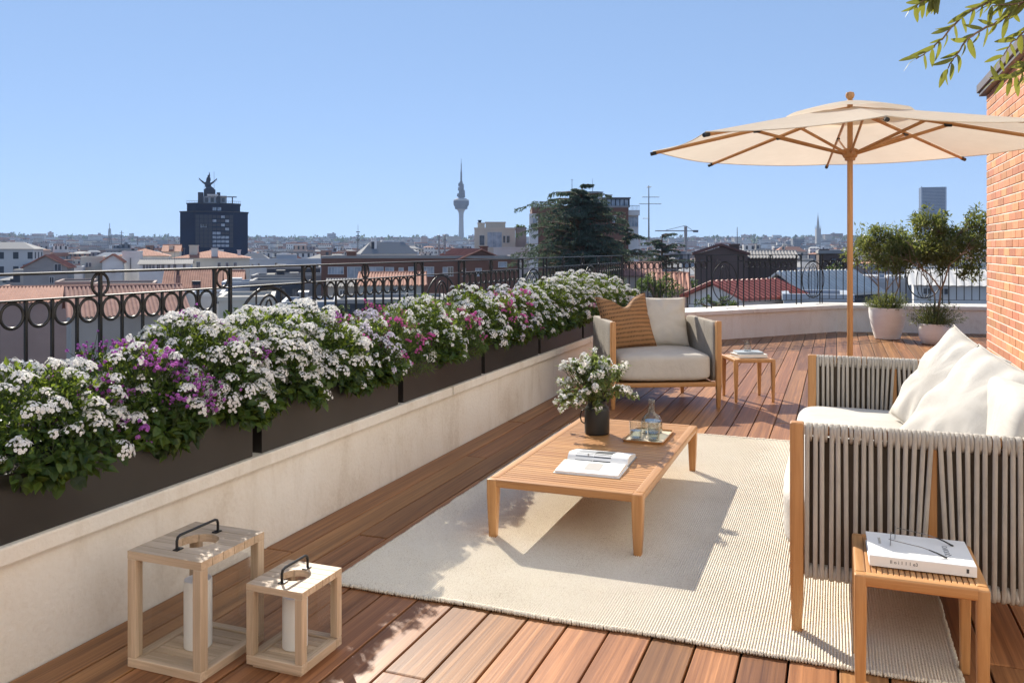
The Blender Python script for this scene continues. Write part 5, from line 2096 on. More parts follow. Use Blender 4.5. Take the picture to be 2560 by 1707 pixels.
def bld(label, x0, x1, yt, Z, dep, wall, roof='flat', rise=2.0, rmat=None, wins=(), glass='win_glass', yaw=0.0, name='building', cat='building', over=.3, chim=(), box=(), hip=1.0, pitch=.24, frame='win_frame', group=None, mull=1, cop=True):
    """building whose front wall spans photo columns x0..x1 at depth Z; yt = row of the wall top"""
    k = Z / FPX
    cx = (x0 + x1) / 2
    ra = -math.atan((cx - 1280) / FPX) * .85 if Z < 128 or cx < 900 else 0.0      # streets here run square to the line of sight
    k *= math.cos(ra)
    w = (x1 - x0) * k
    X, Y = W(cx, Z)
    zt = HZ(yt, Z)
    root = thing(name, label, cat, (X, Y, GR - .5), YAW + ra + R(yaw), group)
    H = zt - GR + .5
    a = w / 2
    mb = MB(); mb.box(-a, a, 0, dep, 0, H - .005); mb.build('wall', wall, root)
    rmat = rmat or {'flat': 'roof_flat'}.get(roof, 'roof_tile')
    if roof == 'flat':
        mb = MB(); mb.box(-a + .25, a - .25, .25, dep - .25, H - .004, H + .03); mb.build('roof', rmat, root)
        if cop:
            mb = MB()
            for q in ((-a - .06, a + .06, -.06, .24), (-a - .06, a + .06, dep - .24, dep + .06)):
                mb.box(q[0], q[1], q[2], q[3], H, H + .28)
            for q in ((-a - .06, -a + .24), (a - .24, a + .06)):
                mb.box(q[0], q[1], .241, dep - .241, H, H + .28)
            mb.build('coping', wall if wall not in ('c_brown', 'c_brick', 'c_slate', 'c_dark') else 'c_grey', root)
    elif roof == 'gable_x':
        mb = MB(); tile_slope(mb, -a - over, a + over, -over, H - over * rise / (dep / 2), dep / 2, H + rise, pitch, .035 if pitch >= .4 else .11 if Z < 90 else .06)
        tile_slope(mb, -a - over, a + over, dep + over, H - over * rise / (dep / 2), dep / 2, H + rise, pitch, .035 if pitch >= .4 else .11 if Z < 90 else .06)
        rf = mb.build('roof', rmat, root, smooth='all')
        mb = MB(); mb.tube([(-a - over, dep / 2, H + rise + .03), (a + over, dep / 2, H + rise + .03)], .11, 8); mb.build('ridge', rmat, rf, smooth=True)
        mb = MB()
        for s in (-1, 1):
            xg = s * a
            mb.prism([(0, 0), (dep, 0), (dep / 2, rise - .05)], 0, .12)
            n8 = len(mb.v)
            mb.v[n8 - 6:] = [(xg - s * z_, x_, H - .006 + y_) for x_, y_, z_ in mb.v[n8 - 6:]]
        mb.build('gable', wall, root)
    elif roof == 'gable_y':
        mb = MB()
        for s in (-1, 1):
            sl = rise / a
            ridge, eave = (0, H + rise), (s * (a + over), H - over * sl)
            n = max(4, int((dep + 2 * over) / .35))
            p = [(eave[0], -over, eave[1]), (ridge[0], -over, ridge[1]), (ridge[0], dep + over, ridge[1]), (eave[0], dep + over, eave[1])]
            p2 = [(x, y, z + .12) for x, y, z in p]
            mb.add(p + p2, [(0, 1, 2, 3), (7, 6, 5, 4), (0, 4, 5, 1), (1, 5, 6, 2), (2, 6, 7, 3), (3, 7, 4, 0)])
            L_ = math.hypot(a + over, rise + over * sl)
            for j in range(n):
                y = -over + (dep + 2 * over) * (j + .5) / n
                mb.tube([(eave[0], y, eave[1] + .13), (ridge[0], y, ridge[1] + .13)], .05, 4, caps=False)
        mb.build('roof', rmat, root)
        mb = MB(); mb.add([(-a, 0, H - .006), (a, 0, H - .006), (0, 0, H + rise - .06), (-a, .2, H - .006), (a, .2, H - .006), (0, .2, H + rise - .06)], [(0, 1, 2), (5, 4, 3), (0, 2, 5, 3), (1, 4, 5, 2)])
        mb.build('gable', wall, root)
    elif roof == 'hip':
        r_ = min(a, dep / 2) * hip
        e = over
        p = [(-a - e, -e, H), (a + e, -e, H), (a + e, dep + e, H), (-a - e, dep + e, H), (-a + r_, dep / 2, H + rise), (a - r_, dep / 2, H + rise)]
        mb = MB(); mb.add(p, [(0, 1, 5, 4), (1, 2, 5), (2, 3, 4, 5), (3, 0, 4), (3, 2, 1, 0)])
        n = int((2 * a) / pitch)
        for j in range(n + 1):
            x = -a - e + (2 * a + 2 * e) * j / n
            xr = max(-a + r_, min(a - r_, x))
            t = 1.0
            if x < -a + r_:
                t = (x + a + e) / (r_ + e)
            elif x > a - r_:
                t = (a + e - x) / (r_ + e)
            if t > .05:
                mb.tube([(x, -e, H + .02), (x, -e + (dep / 2 + e) * t, H + rise * t + .02)], .05, 4, caps=False)
        mb.build('roof', rmat, root)
        mb = MB(); mb.box(-a - e * .7, a + e * .7, -e * .7, -.003, H - .22, H - .03); mb.build('eave', 'c_cream', root)
    for q in wins:
        xa, xb, ya, yb = q[:4]
        window(root, (xa - cx) * k, (xb - cx) * k, HZ(yb, Z) - GR + .5, HZ(ya, Z) - GR + .5, 0, q[4] if len(q) > 4 else glass, q[5] if len(q) > 5 else mull, frame=frame)
    for (xa, xb, ya, d0, d1, mm) in chim:
        mb = MB(); mb.box((xa - cx) * k, (xb - cx) * k, d0, d1, H - 1.5, HZ(ya, Z) - GR + .5)
        zt2 = HZ(ya, Z) - GR + .5
        mb.box((xa - cx) * k - .08, (xb - cx) * k + .08, d0 - .08, d1 + .08, zt2, zt2 + .12)
        mb.build('chimney', mm, root)
    for (xa, xb, ya, d0, d1, mm) in box:
        mb = MB(); zt2 = HZ(ya, Z) - GR + .5
        mb.box((xa - cx) * k, (xb - cx) * k, d0, d1, H - .5, zt2); mb.box((xa - cx) * k - .1, (xb - cx) * k + .1, d0 - .1, d1 + .1, zt2 + .001, zt2 + .15)
        mb.build('rooftop_block', mm, root)
    return root


# ---- near left rooftops
bld('nearest house with terracotta barrel tile roof at the left', 186, 470, 786, 58, 9, 'c_stone', 'gable_x', 1.75, 'roof_tile2', yaw=9, pitch=.27)
bld('long low red tiled roof behind the nearest tiled house', -40, 446, 752, 74, 9, 'c_pink', 'gable_x', 1.1, 'roof_tile', pitch=.28)
bld('pinkish grey flat roofed block with pale coping behind red roof', 140, 228, 710, 92, 9, 'c_pink')
bld('second low pinkish flat block right of the railing post ring', 236, 385, 714, 94, 8, 'c_pink')
bld('grey gabled house with dark window at the far left', 60, 168, 668, 112, 5, 'c_grey', 'gable_y', 1.5, 'roof_tile2', wins=[(136, 152, 661, 677), (124, 134, 693, 708)], yaw=-6)
bld('small white box house beside the grey gabled one', 170, 206, 671, 122, 8, 'c_white', wins=[(178, 184, 684, 692)])
bld('cream house with two square windows left of the white tower block', 203, 258, 646, 128, 9, 'c_cream', 'flat', wins=[(215, 220, 657, 667), (223, 228, 657, 667)])
bld('pale house with slanted dark roof edge', 256, 306, 654, 126, 5, 'c_white', 'gable_y', 1.0, 'roof_tile', wins=[(280, 286, 674, 682)])
bld('tall white windowless tower block left of the dark building', 306, 350, 632, 132, 7, 'c_white', wins=[(325, 328, 645, 672)])
bld('white house with red tiled hip roof behind the tower block', 296, 420, 640, 150, 10, 'c_white', 'hip', 1.3, 'roof_tile')
bld('long white building with a row of small square windows', 350, 476, 660, 124, 8, 'c_white', 'gable_x', .6, 'roof_flat', wins=[(359, 364, 662, 671), (367, 372, 662, 671), (374, 379, 662, 671), (382, 387, 662, 671), (393, 400, 662, 672), (404, 411, 662, 672), (419, 425, 662, 671), (433, 440, 661, 671), (457, 463, 660, 671)])
bld('cream turret house with tiny red roof before the dark tower', 408, 448, 628, 162, 8, 'c_cream', 'gable_x', 1.2, 'roof_tile', box=[(422, 432, 616, 1, 3, 'c_cream')])
bld('cream building with broad red hip roof below the dark tower', 436, 622, 645, 140, 12, 'c_cream', 'hip', 1.35, 'roof_tile', wins=[(544, 551, 657, 672), (564, 570, 657, 672), (584, 591, 657, 672), (492, 500, 655, 673), (602, 608, 672, 688)], chim=[(528, 543, 622, .5, 2, 'c_white')], box=[(472, 492, 615, 2, 5, 'c_cream'), (592, 600, 627, 3, 4, 'c_white')])
bld('orange tiled roof with dark chimney pots left of the paired posts', 412, 548, 719, 86, 8, 'c_white', 'gable_x', 1.75, 'roof_tile', chim=[(437, 444, 677, 2.6, 3.2, 'c_brown'), (481, 498, 706, .4, 1.2, 'c_slate')], pitch=.22)
bld('small tiled roof beside the orange one', 548, 604, 706, 96, 7, 'c_cream', 'gable_x', 1.2, 'roof_tile')
bld('white flat roofed block under the orange roof', 472, 556, 742, 66, 6, 'c_white', wins=[(540, 547, 730, 760)])
bld('cream flat roofed building with tall dark glazing behind the first arch', 548, 684, 752, 56, 7, 'c_cream', wins=[(618, 634, 762, 830, 'win_glass', 0), (636, 652, 762, 830, 'win_glass', 0), (664, 670, 746 + 8, 758), (668, 680, 766, 780)])
bld('dark slate facade below the pale blue terrace', 626, 758, 709, 78, 8, 'c_slate', wins=[(640, 652, 722, 744), (668, 680, 722, 744), (700, 712, 722, 744), (730, 742, 722, 744)], frame='c_slate')
bld('bluish glass fronted block behind the second ring post', 704, 842, 764, 62, 7, 'c_blue', wins=[(712, 740, 772, 800, 'win_glass', 2), (748, 776, 772, 800, 'win_glass', 2), (784, 812, 772, 800, 'win_glass', 2)], box=[(745, 765, 738, 2, 4, 'c_metal')])
bld('flat grey block with white skylight', 556, 628, 712, 80, 6, 'c_blue', box=[(570, 600, 700, 1, 3, 'c_white')])
bld('long pale bluish terrace wall in the middle distance', 624, 816, 651, 165, 8, 'c_blue', wins=[(631, 635, 660, 667), (646, 650, 658, 667), (688, 694, 657, 667)], box=[(690, 740, 638, 2, 6, 'c_blue')])
bld('low dark roofed sheds before the pale terrace', 668, 800, 672, 120, 8, 'c_slate', box=[(692, 712, 664, 1, 3, 'c_grey')])
bld('clutter of low grey sheds with tank', 630, 820, 694, 98, 9, 'c_grey', box=[(690, 708, 680, 2, 4, 'c_slate'), (668, 684, 688, 1, 3, 'c_cream'), (724, 742, 686, 2, 4, 'c_concrete')])

# ---- centre
bld('long brown brick apartment building with red gable behind the railing', 806, 1296, 646, 95, 11, 'c_brick', 'flat', rmat='roof_flat', glass='win_pale',
    wins=[(824, 860, 668, 684, 'win_pale', 4), (871, 903, 668, 704, 'win_pale', 1), (922, 958, 668, 704, 'win_pale', 1), (965, 984, 669, 687), (998, 1008, 670, 687, 'win_pale', 0), (1022, 1033, 668, 687, 'win_pale', 0), (1058, 1084, 668, 690, 'win_pale', 2), (1108, 1117, 669, 686, 'win_pale', 0), (1120, 1132, 668, 690, 'win_glass', 1), (1248, 1268, 656, 668, 'win_pale', 0), (1150, 1164, 672, 690), (1190, 1204, 672, 690)],
    chim=[(866, 888, 632, 1, 2.4, 'c_brick')])
bld('red tiled gable house top above the brown brick building', 1142, 1262, 648, 96.5, 7, 'c_brick', 'gable_y', 1.05, 'roof_tile2', chim=[(1211, 1225, 618, .3, 1.0, 'c_brick')], yaw=28)
bld('orange tiled lean to roof below the brick building', 900, 1060, 712, 70, 6, 'c_cream', 'gable_x', .9, 'roof_tile', wins=[(930, 940, 722, 738), (980, 990, 722, 738)])
bld('low grey shed left of the brick building, below windows', 820, 910, 716, 74, 6, 'c_stone', 'gable_x', .5, 'roof_flat', wins=[(850, 862, 726, 740)])
bld('dark bluish yard building under the first arch on the right', 840, 1120, 758, 58, 7, 'c_slate', wins=[(880, 900, 770, 790), (930, 950, 770, 790), (990, 1010, 770, 790), (1050, 1070, 770, 790)], frame='c_slate')
C2 = bld('cream penthouse building with big glazed bay left of the cedar', 1186, 1288, 573, 150, 9, 'c_cream', wins=[(1199, 1211, 589, 613, 'win_glass', 0), (1219, 1254, 581, 618, 'win_pale', 2), (1258, 1263, 590, 607, 'win_glass', 0), (1267, 1274, 590, 607, 'win_glass', 0)],
         box=[(1193, 1210, 558, 2, 4, 'c_cream'), (1213, 1263, 556, 2, 5, 'c_cream'), (1194, 1201, 551, 3, 4, 'c_slate')])
bld('grey blank sided block adjoining the cream penthouse', 1289, 1316, 573, 151, 9, 'c_grey')
bld('pale low wall under the cream penthouse', 1234, 1330, 622, 142, 5, 'c_white')
C3 = bld('red brick apartment block with glass penthouse behind the cedar', 1330, 1571, 519, 132, 14, 'c_brick', glass='win_pale', wins=[(1532, 1540, 540, 556)], box=[(1526, 1539, 484, 5, 6, 'c_cream'), (1468, 1508, 490, 3, 8, 'c_white')])
k = 132 / FPX
cx = (1330 + 1571) / 2


def c3x(sx):
    return (sx - cx) * k


def c3z(sy):
    return HZ(sy, 132) - GR + .5


mb = MB(); mb.box(c3x(1507), c3x(1577), 1.2, 5, c3z(517), c3z(496)); mb.build('glass_penthouse', 'c_slate', C3)
for q in range(6):
    window(C3, c3x(1509 + q * 11), c3x(1518 + q * 11), c3z(514), c3z(498), 1.2, 'win_pale', 0, .05, 'c_slate')
mb = MB(); mb.box(c3x(1505), c3x(1579), .9, 5.2, c3z(496) + .002, c3z(492.5)); mb.build('penthouse_roof', 'c_steel', C3)
mb = MB()
oc = [(c3x(1490) + 1.55 * math.cos(R(22.5 + 45 * q)), 5 + 1.55 * math.sin(R(22.5 + 45 * q))) for q in range(8)]
mb.prism(oc, c3z(490), c3z(477)); mb.build('glass_lantern', 'win_pale', C3)
mb = MB()
oc2 = [(c3x(1490) + 1.75 * math.cos(R(22.5 + 45 * q)), 5 + 1.75 * math.sin(R(22.5 + 45 * q))) for q in range(8)]
mb.prism(oc2, c3z(477) + .001, c3z(475)); mb.prism(oc2, c3z(491.5), c3z(490) - .001)
for x, y in oc:
    mb.box(x - .06, x + .06, y - .06, y + .06, c3z(490), c3z(477))
mb.tube([(c3x(1489), 5, c3z(475)), (c3x(1489), 5, c3z(440))], [.05, .02], 5)
mb.build('lantern_frame', 'c_steel', C3)
mb = MB(); mb.box(c3x(1571) + .003, c3x(1601), .6, 8, c3z(538), c3z(525)); mb.box(c3x(1571) + .003, c3x(1599), 1.2, 8, 0, c3z(538) - .002); mb.build('balcony_bay', 'c_white', C3)
window(C3, c3x(1573), c3x(1597), c3z(566), c3z(542), 1.2, 'win_pale', 2)
mb = MB()
for q in range(9):
    x = c3x(1573 + q * 3.3); mb.tube([(x, .7, c3z(525)), (x, .7, c3z(514))], .025, 4)
mb.tube([(c3x(1572), .7, c3z(513.5)), (c3x(1601), .7, c3z(513.5))], .035, 4)
for q in range(12):
    x = c3x(1331 + q * 3.6); mb.tube([(x, .2, c3z(519)), (x, .2, c3z(509))], .025, 4)
mb.tube([(c3x(1330), .2, c3z(508.5)), (c3x(1372), .2, c3z(508.5))], .035, 4)
mb.build('roof_railing', 'c_steel', C3)
mb = MB(); mb.box(c3x(1323), c3x(1345), -.8, -.003, 0, c3z(535)); mb.build('corner_bay', 'c_white', C3)
window(C3, c3x(1332), c3x(1342), c3z(566), c3z(547), -.8, 'win_pale', 1)

# ---- right
bld('dark brown gable house with chimney behind the right railing', 1738, 1868, 636, 62, 9, 'c_brown', 'gable_y', .62, 'roof_brown', chim=[(1826, 1849, 614, 1.0, 1.7, 'c_brown')], over=.2, wins=[(1752, 1760, 648, 662), (1790, 1798, 648, 662)], frame='c_brown')
bld('long brown wall with sloping top right of the gable house', 1862, 1990, 646, 66, 8, 'c_brown', 'gable_x', .5, 'roof_flat')
bld('white gabled shed with red ribbed roof below the railing', 1700, 1872, 741, 38, 4.4, 'c_white', 'gable_y', .58, 'roof_red', yaw=-42)
bld('dark gabled hall with pale ribbed metal roof', 1872, 2030, 731, 45, 6.5, 'c_slate', 'gable_y', 1.0, 'roof_pale', yaw=-40)
bld('brown chimney block and parapet right of the oval motif', 2048, 2124, 634, 72, 6, 'c_brown', chim=[(2052, 2072, 626, 1, 2, 'c_brown')], wins=[(2080, 2090, 645, 658), (2100, 2110, 645, 658)], frame='c_brown')
bld('low reddish brick house at the left of the shed', 1640, 1716, 722, 46, 6, 'c_pink', 'gable_x', .7, 'roof_tile', wins=[(1660, 1668, 732, 746)])
bld('flat grey roof with white skylights behind the potted trees', 2118, 2290, 706, 52, 9, 'c_blue', box=[(2160, 2200, 698, 2, 4, 'c_white'), (2230, 2262, 699, 3, 5, 'c_white')], wins=[(2140, 2156, 716, 728), (2176, 2192, 716, 728)])
bld('pale low workshop with sloping skylight at the far right', 2286, 2480, 712, 47, 9, 'c_white', 'gable_x', .8, 'roof_pale', pitch=.4, wins=[(2310, 2330, 722, 736), (2350, 2370, 722, 736)])
bld('long grey apartment slab behind the potted trees', 2130, 2330, 672, 84, 9, 'c_grey', wins=[(2140 + 22 * q, 2150 + 22 * q, 680, 690) for q in range(8)])
bld('long cream slab building behind the taller potted tree', 2320, 2500, 664, 92, 9, 'c_cream', wins=[(2330 + 22 * q, 2341 + 22 * q, 673, 684) for q in range(7)])
bld('low terrace roofs right of the cedar', 1560, 1650, 690, 70, 8, 'c_stone', 'gable_x', 1.0, 'roof_tile2')
bld('white low roof strip under the pale metal roof', 1960, 2130, 752, 36, 4, 'c_blue', cop=True)

# ---- dark tower with the winged figure
ZD = 360
DK = thing('dark_tower', 'dark blue office tower with stepped top and terrace pavilion', 'tower', (*W(535, ZD), GR), YAW + R(18))
kd = ZD / FPX * .945


def dx(sx):
    return (sx - 535) * kd


def dz(sy):
    return HZ(sy, ZD) - GR


def dpoly(x0, x1, d, ch):
    a, b = dx(x0), dx(x1)
    return [(a, ch), (a + ch, 0), (b - ch, 0), (b, ch), (b, d - ch), (b - ch, d), (a + ch, d), (a, d - ch)]


mb = MB(); mb.prism(dpoly(449, 621, 26, 6), 0, dz(530)); mb.build('body', 'c_dark', DK)
mb = MB(); mb.prism([(x, y + 2) for x, y in dpoly(466, 601, 22, 4)], dz(530) + .01, dz(509)); mb.build('upper_storeys', 'c_dark', DK)
mb = MB(); mb.prism([(x, y - .35) for x, y in dpoly(447, 623, 26.7, 6)], dz(530) + .02, dz(528)); mb.prism([(x, y + 1.7) for x, y in dpoly(464, 603, 22.6, 4)], dz(509) + .01, dz(507)); mb.build('cornice', 'c_slate', DK)
mb = MB(); mb.box(dx(494), dx(507), 4, 9, dz(507), dz(480)); mb.box(dx(541), dx(550), 5, 9, dz(507), dz(479)); mb.build('stair_turret', 'c_slate', DK)
mb = MB(); mb.box(dx(507), dx(566), 6, 14, dz(507), dz(489)); mb.build('pavilion', 'c_blue', DK)
mb = MB(); mb.box(dx(517), dx(545), 4.8, 6, dz(488.5), dz(484)); mb.box(dx(548), dx(567), 4.8, 14, dz(488.9), dz(487.5)); mb.build('awning', 'c_white', DK)
for q in range(4):
    window(DK, dx(511 + q * 14), dx(520 + q * 14), dz(505), dz(492), 5.99, 'win_glass', 0, .2)
mb = MB(); mb.box(dx(568), dx(592), 5, 7, dz(491), dz(489)); mb.box(dx(579.5), dx(582.5), 5.6, 6.4, dz(507), dz(491) - .01); mb.build('roof_canopy', 'c_slate', DK)
mb = MB(); mb.box(dx(508), dx(537), 7, 12, dz(489) + .01, dz(471)); mb.build('dome_base', 'c_slate', DK)
mb = MB(); mb.lathe([(2.0, dz(471) + .01), (1.9, dz(468)), (1.3, dz(465)), (.8, dz(463)), (.7, dz(462)), (0, dz(462))], 16, (dx(522.5), 9.5, 0)); mb.build('dome', 'c_slate', DK, smooth=True)
# windows: light strips in the middle bay, darker ones either side
mb = MB(); mb.box(-.75, .75, -.06, 0, -.7, .7); ME_dw = mb.mesh('window', 'win_pale')
mb = MB(); mb.box(-.75, .75, -.06, 0, -.8, .8); ME_dd = mb.mesh('window', 'win_dark')
rd = random.Random(9)
for r in range(8):
    y = 542 + 10.3 * r
    for c in range(15):
        x = 462 + 10.6 * c
        if dx(449) + 6.6 < dx(x) < dx(621) - 6.6:
            mid = 526 < x < 572
            inst('window', ME_dw if mid and (r > 4 or rd.random() < .25) else ME_dd, DK, (dx(x), -.002, dz(y)), None, (1, 1, .8 if mid else 1))
for (x, y) in ((536, 522), (548, 522), (506, 565), (512, 565)):
    inst('window', ME_dw, DK, (dx(x), -.002 if y > 530 else 1.998, dz(y)))
mb = MB()
for x, t in ((534, 425), (509, 462), (597, 505), (490, 505), (470, 524)):
    mb.tube([(dx(x), 8, dz(min(t + 45, 509))), (dx(x), 8, dz(t))], .07, 4)
for a_, b_ in ((466, 494), (566, 602)):
    for q in range(8):
        x = dx(a_ + (b_ - a_) * q / 7); mb.tube([(x, 2.3, dz(507)), (x, 2.3, dz(502))], .05, 4)
    mb.tube([(dx(a_), 2.3, dz(502)), (dx(b_), 2.3, dz(502))], .07, 4)
mb.build('aerial', 'c_steel', DK)
# statue: winged bird carrying a seated figure with raised arm
ST = thing('statue', 'dark winged statue on top of the stepped office tower', 'statue', (W(520, ZD + 9.5)[0], W(520, ZD + 9.5)[1], GR), YAW + R(18))
z0 = HZ(463, ZD + 9.5) - GR - .7
u = (ZD + 9.5) / FPX
mb = MB()
mb.tube([(0, 0, z0 - .3), (0, 0, z0 + 4 * u), (-1 * u, 0, z0 + 10 * u), (0, .1, z0 + 15 * u)], [1.1, 1.35, 1.15, .5], 8)      # bird body
mb.tube([(0, 0, z0 + 10 * u), (1 * u, 0, z0 + 17 * u), (1.5 * u, 0, z0 + 22 * u), (1.6 * u, 0, z0 + 25 * u)], [.8, .95, .8, .42], 8)   # torso
mb.tube([(1.6 * u, 0, z0 + 24.5 * u), (2.0 * u, 0, z0 + 27.5 * u), (2.1 * u, 0, z0 + 29.5 * u)], [.38, .6, .3], 8)        # head
mb.tube([(1.6 * u, 0, z0 + 23 * u), (3.6 * u, 0, z0 + 26 * u), (3.4 * u, 0, z0 + 31 * u), (2.8 * u, 0, z0 + 36 * u)], [.42, .34, .26, .16], 6)  # raised arm
mb.tube([(1.0 * u, 0, z0 + 21 * u), (-3 * u, -.2, z0 + 19 * u), (-4 * u, 0, z0 + 16 * u)], [.24, .2, .14], 6)
mb.tube([(.5 * u, -.3, z0 + 11 * u), (4 * u, -.6, z0 + 7 * u), (6.5 * u, -.4, z0 + .5 * u)], [.4, .3, .18], 6)
for s in (-1, 1):
    root_ = [(s * 1.5 * u, z0 + 9 * u), (s * 8 * u, z0 + 11 * u), (s * 15 * u, z0 + 16 * u), (s * 21.5 * u, z0 + 22 * u)]
    low = [(s * 1.5 * u, z0 + 3 * u), (s * 7 * u, z0 + 4.5 * u), (s * 14 * u, z0 + 10.5 * u), (s * 21 * u, z0 + 19.5 * u)]
    for (xa, za), (xb, zb), (xc_, zc_), (xd, zd) in zip(root_[:-1], root_[1:], low[1:], low[:-1]):
        y0_, y1_ = -.25, .25
        mb.add([(xa, y0_, za), (xb, y0_, zb), (xc_, y0_, zc_), (xd, y0_, zd), (xa, y1_, za), (xb, y1_, zb), (xc_, y1_, zc_), (xd, y1_, zd)],
               [(0, 1, 2, 3), (7, 6, 5, 4), (0, 4, 5, 1), (1, 5, 6, 2), (2, 6, 7, 3), (3, 7, 4, 0)])
    for q in range(6):
        t = q / 5
        xa = s * (3 + 17 * t) * u; za = z0 + (4 + 13 * t) * u
        mb.tube([(xa, 0, za + 2 * u), (xa + s * 1.2 * u, 0, za - 2.2 * u)], [.16, .05], 5)
mb.build('figure', 'c_slate', ST, smooth=True)

# ---- communications tower
ZT_ = 2350
TW = thing('communications_tower', 'tall concrete television tower with round pod and needle mast', 'tower', (*W(1153, ZT_), 0), YAW)


def tz(sy):
    return HZ(sy, ZT_)


u = ZT_ / FPX
mb = MB(); mb.lathe([(8.2 * u, ground_z(ZT_) - 3), (7.6 * u, tz(610)), (6.3 * u, tz(575)), (5.6 * u, tz(545)), (6.0 * u, tz(534)), (8.5 * u, tz(527)), (13.5 * u, tz(522))], 24); mb.build('shaft', 'c_concrete', TW, smooth=True)
mb = MB(); mb.lathe([(15.5 * u, tz(523)), (16 * u, tz(517)), (18.5 * u, tz(514)), (19.5 * u, tz(511)), (19.6 * u, tz(505)), (19.2 * u, tz(503))], 28); mb.build('pod', 'c_slate', TW, smooth=True)
mb = MB(); mb.lathe([(19.6 * u, tz(503) + .05), (19 * u, tz(500)), (14 * u, tz(497.5)), (12 * u, tz(496)), (0, tz(496))], 28); mb.build('pod_roof', 'c_concrete', TW, smooth=True)
mb = MB(); mb.lathe([(7 * u, tz(496)), (6 * u, tz(480)), (4.5 * u, tz(462)), (3.6 * u, tz(455)), (2.4 * u, tz(452)), (2.1 * u, tz(430)), (1.4 * u, tz(428)), (1.1 * u, tz(410)), (.5 * u, tz(408)), (.3 * u, tz(396))], 12); mb.build('mast', 'c_slate', TW)
rd = random.Random(4)
mb = MB()
for q in range(46):
    t = rd.random(); sy = 494 - 36 * t; r = (9.5 - 4 * t) * u; a = rd.uniform(0, 6.28)
    mb.cyl((r * math.cos(a), r * math.sin(a), tz(sy) - 2 * u), (r * math.cos(a), r * math.sin(a), tz(sy) + 2 * u), rd.uniform(1.0, 2.2) * u, n=6)
    mb.tube([(0, 0, tz(sy)), (r * math.cos(a), r * math.sin(a), tz(sy))], .5 * u, 4)
tag(mb.build('dish_antennas', 'c_slate', TW), kind='stuff')

# ---- skyscraper, spire, masts, crane, chimneys
ZK = 1500
u = ZK / FPX
SK = thing('skyscraper', 'lone tall blue grey slab skyscraper above the potted trees', 'tower', (*W(2334, ZK), 0), YAW - R(18))
mb = MB(); mb.box(-29 * u, 29 * u, 0, 24, -24, HZ(468, ZK)); mb.build('slab', 'c_navy', SK)
mb = MB(); mb.box(-29 * u, -26 * u, -1.2, -.01, -24, HZ(466, ZK)); mb.box(26 * u, 29 * u, -1.2, -.01, -24, HZ(468, ZK) - .01)
for q in range(30):
    z = HZ(470 + q * 3.6, ZK); mb.box(-25.9 * u, 25.9 * u, -.5, -.02, z - .5, z)
mb.build('floor_bands', 'c_blue', SK)
mb = MB(); mb.box(30 * u + .02, 36 * u, 4, 24, -24, HZ(563, ZK)); mb.build('low_wing', 'c_navy', SK)
u = 1500 / FPX
SP = thing('church_spire', 'slender pale church spire on the hazy skyline right of the pole', 'spire', (*W(2045, 1500), 0), YAW)
mb = MB(); mb.prism([(-5.5 * u, -5.5 * u), (5.5 * u, -5.5 * u), (5.5 * u, 5.5 * u), (-5.5 * u, 5.5 * u)], -20, HZ(572, 1500)); mb.build('belfry', 'c_concrete', SP)
mb = MB(); mb.lathe([(4.6 * u, HZ(572, 1500) + .01), (3.2 * u, HZ(562, 1500)), (2.2 * u, HZ(552, 1500)), (.4 * u, HZ(536, 1500)), (.15 * u, HZ(530, 1500))], 8); mb.build('spire', 'c_concrete', SP)
mb = MB()
for sx in (-1, 1):
    for sy in (-1, 1):
        mb.lathe([(.8 * u, HZ(572, 1500)), (.1 * u, HZ(562, 1500))], 6, (sx * 5 * u, sy * 5 * u, 0))
mb.build('pinnacle', 'c_concrete', SP)


def mast(label, sx, y0, y1, Z, w, name='radio_mast', lattice=True, arms=()):
    u = Z / FPX
    t = thing(name, label, 'mast', (*W(sx, Z), 0), YAW)
    mb = MB()
    za, zb = HZ(y1, Z), HZ(y0, Z)
    if lattice:
        n = 12
        for q in range(3):
            a = 2.1 * q
            mb.tube([(w * math.cos(a), w * math.sin(a), za), (w * .35 * math.cos(a), w * .35 * math.sin(a), zb - (zb - za) * .25)], .12 * w, 4)
        for j in range(n):
            f0, f1 = j / n, (j + 1) / n
            r0, r1 = w * (1 - .65 * f0), w * (1 - .65 * f1)
            z0_, z1_ = za + (zb - za) * .75 * f0, za + (zb - za) * .75 * f1
            for q in range(3):
                a, b_ = 2.1 * q, 2.1 * (q + 1)
                mb.tube([(r0 * math.cos(a), r0 * math.sin(a), z0_), (r1 * math.cos(b_), r1 * math.sin(b_), z1_)], .07 * w, 4)
        mb.tube([(0, 0, zb - (zb - za) * .27), (0, 0, zb)], .12 * w, 5)
    else:
        mb.tube([(0, 0, za), (0, 0, (za + zb) / 2), (0, 0, zb)], [w, w * .8, w * .5], 6)
    mb.build('mast', 'c_steel', t)
    for (yy, xa, xb) in arms:
        mb = MB(); z = HZ(yy, Z)
        mb.tube([((xa - sx) * u, 0, z), ((xb - sx) * u, 0, z)], w * .35, 5)
        nn = 7
        for q in range(nn):
            x = ((xa - sx) + (xb - xa) * q / (nn - 1)) * u
            mb.tube([(x, -.35, z), (x, .35, z)], w * .2, 4)
        mb.build('antenna_arm', 'c_steel', t)
    return t


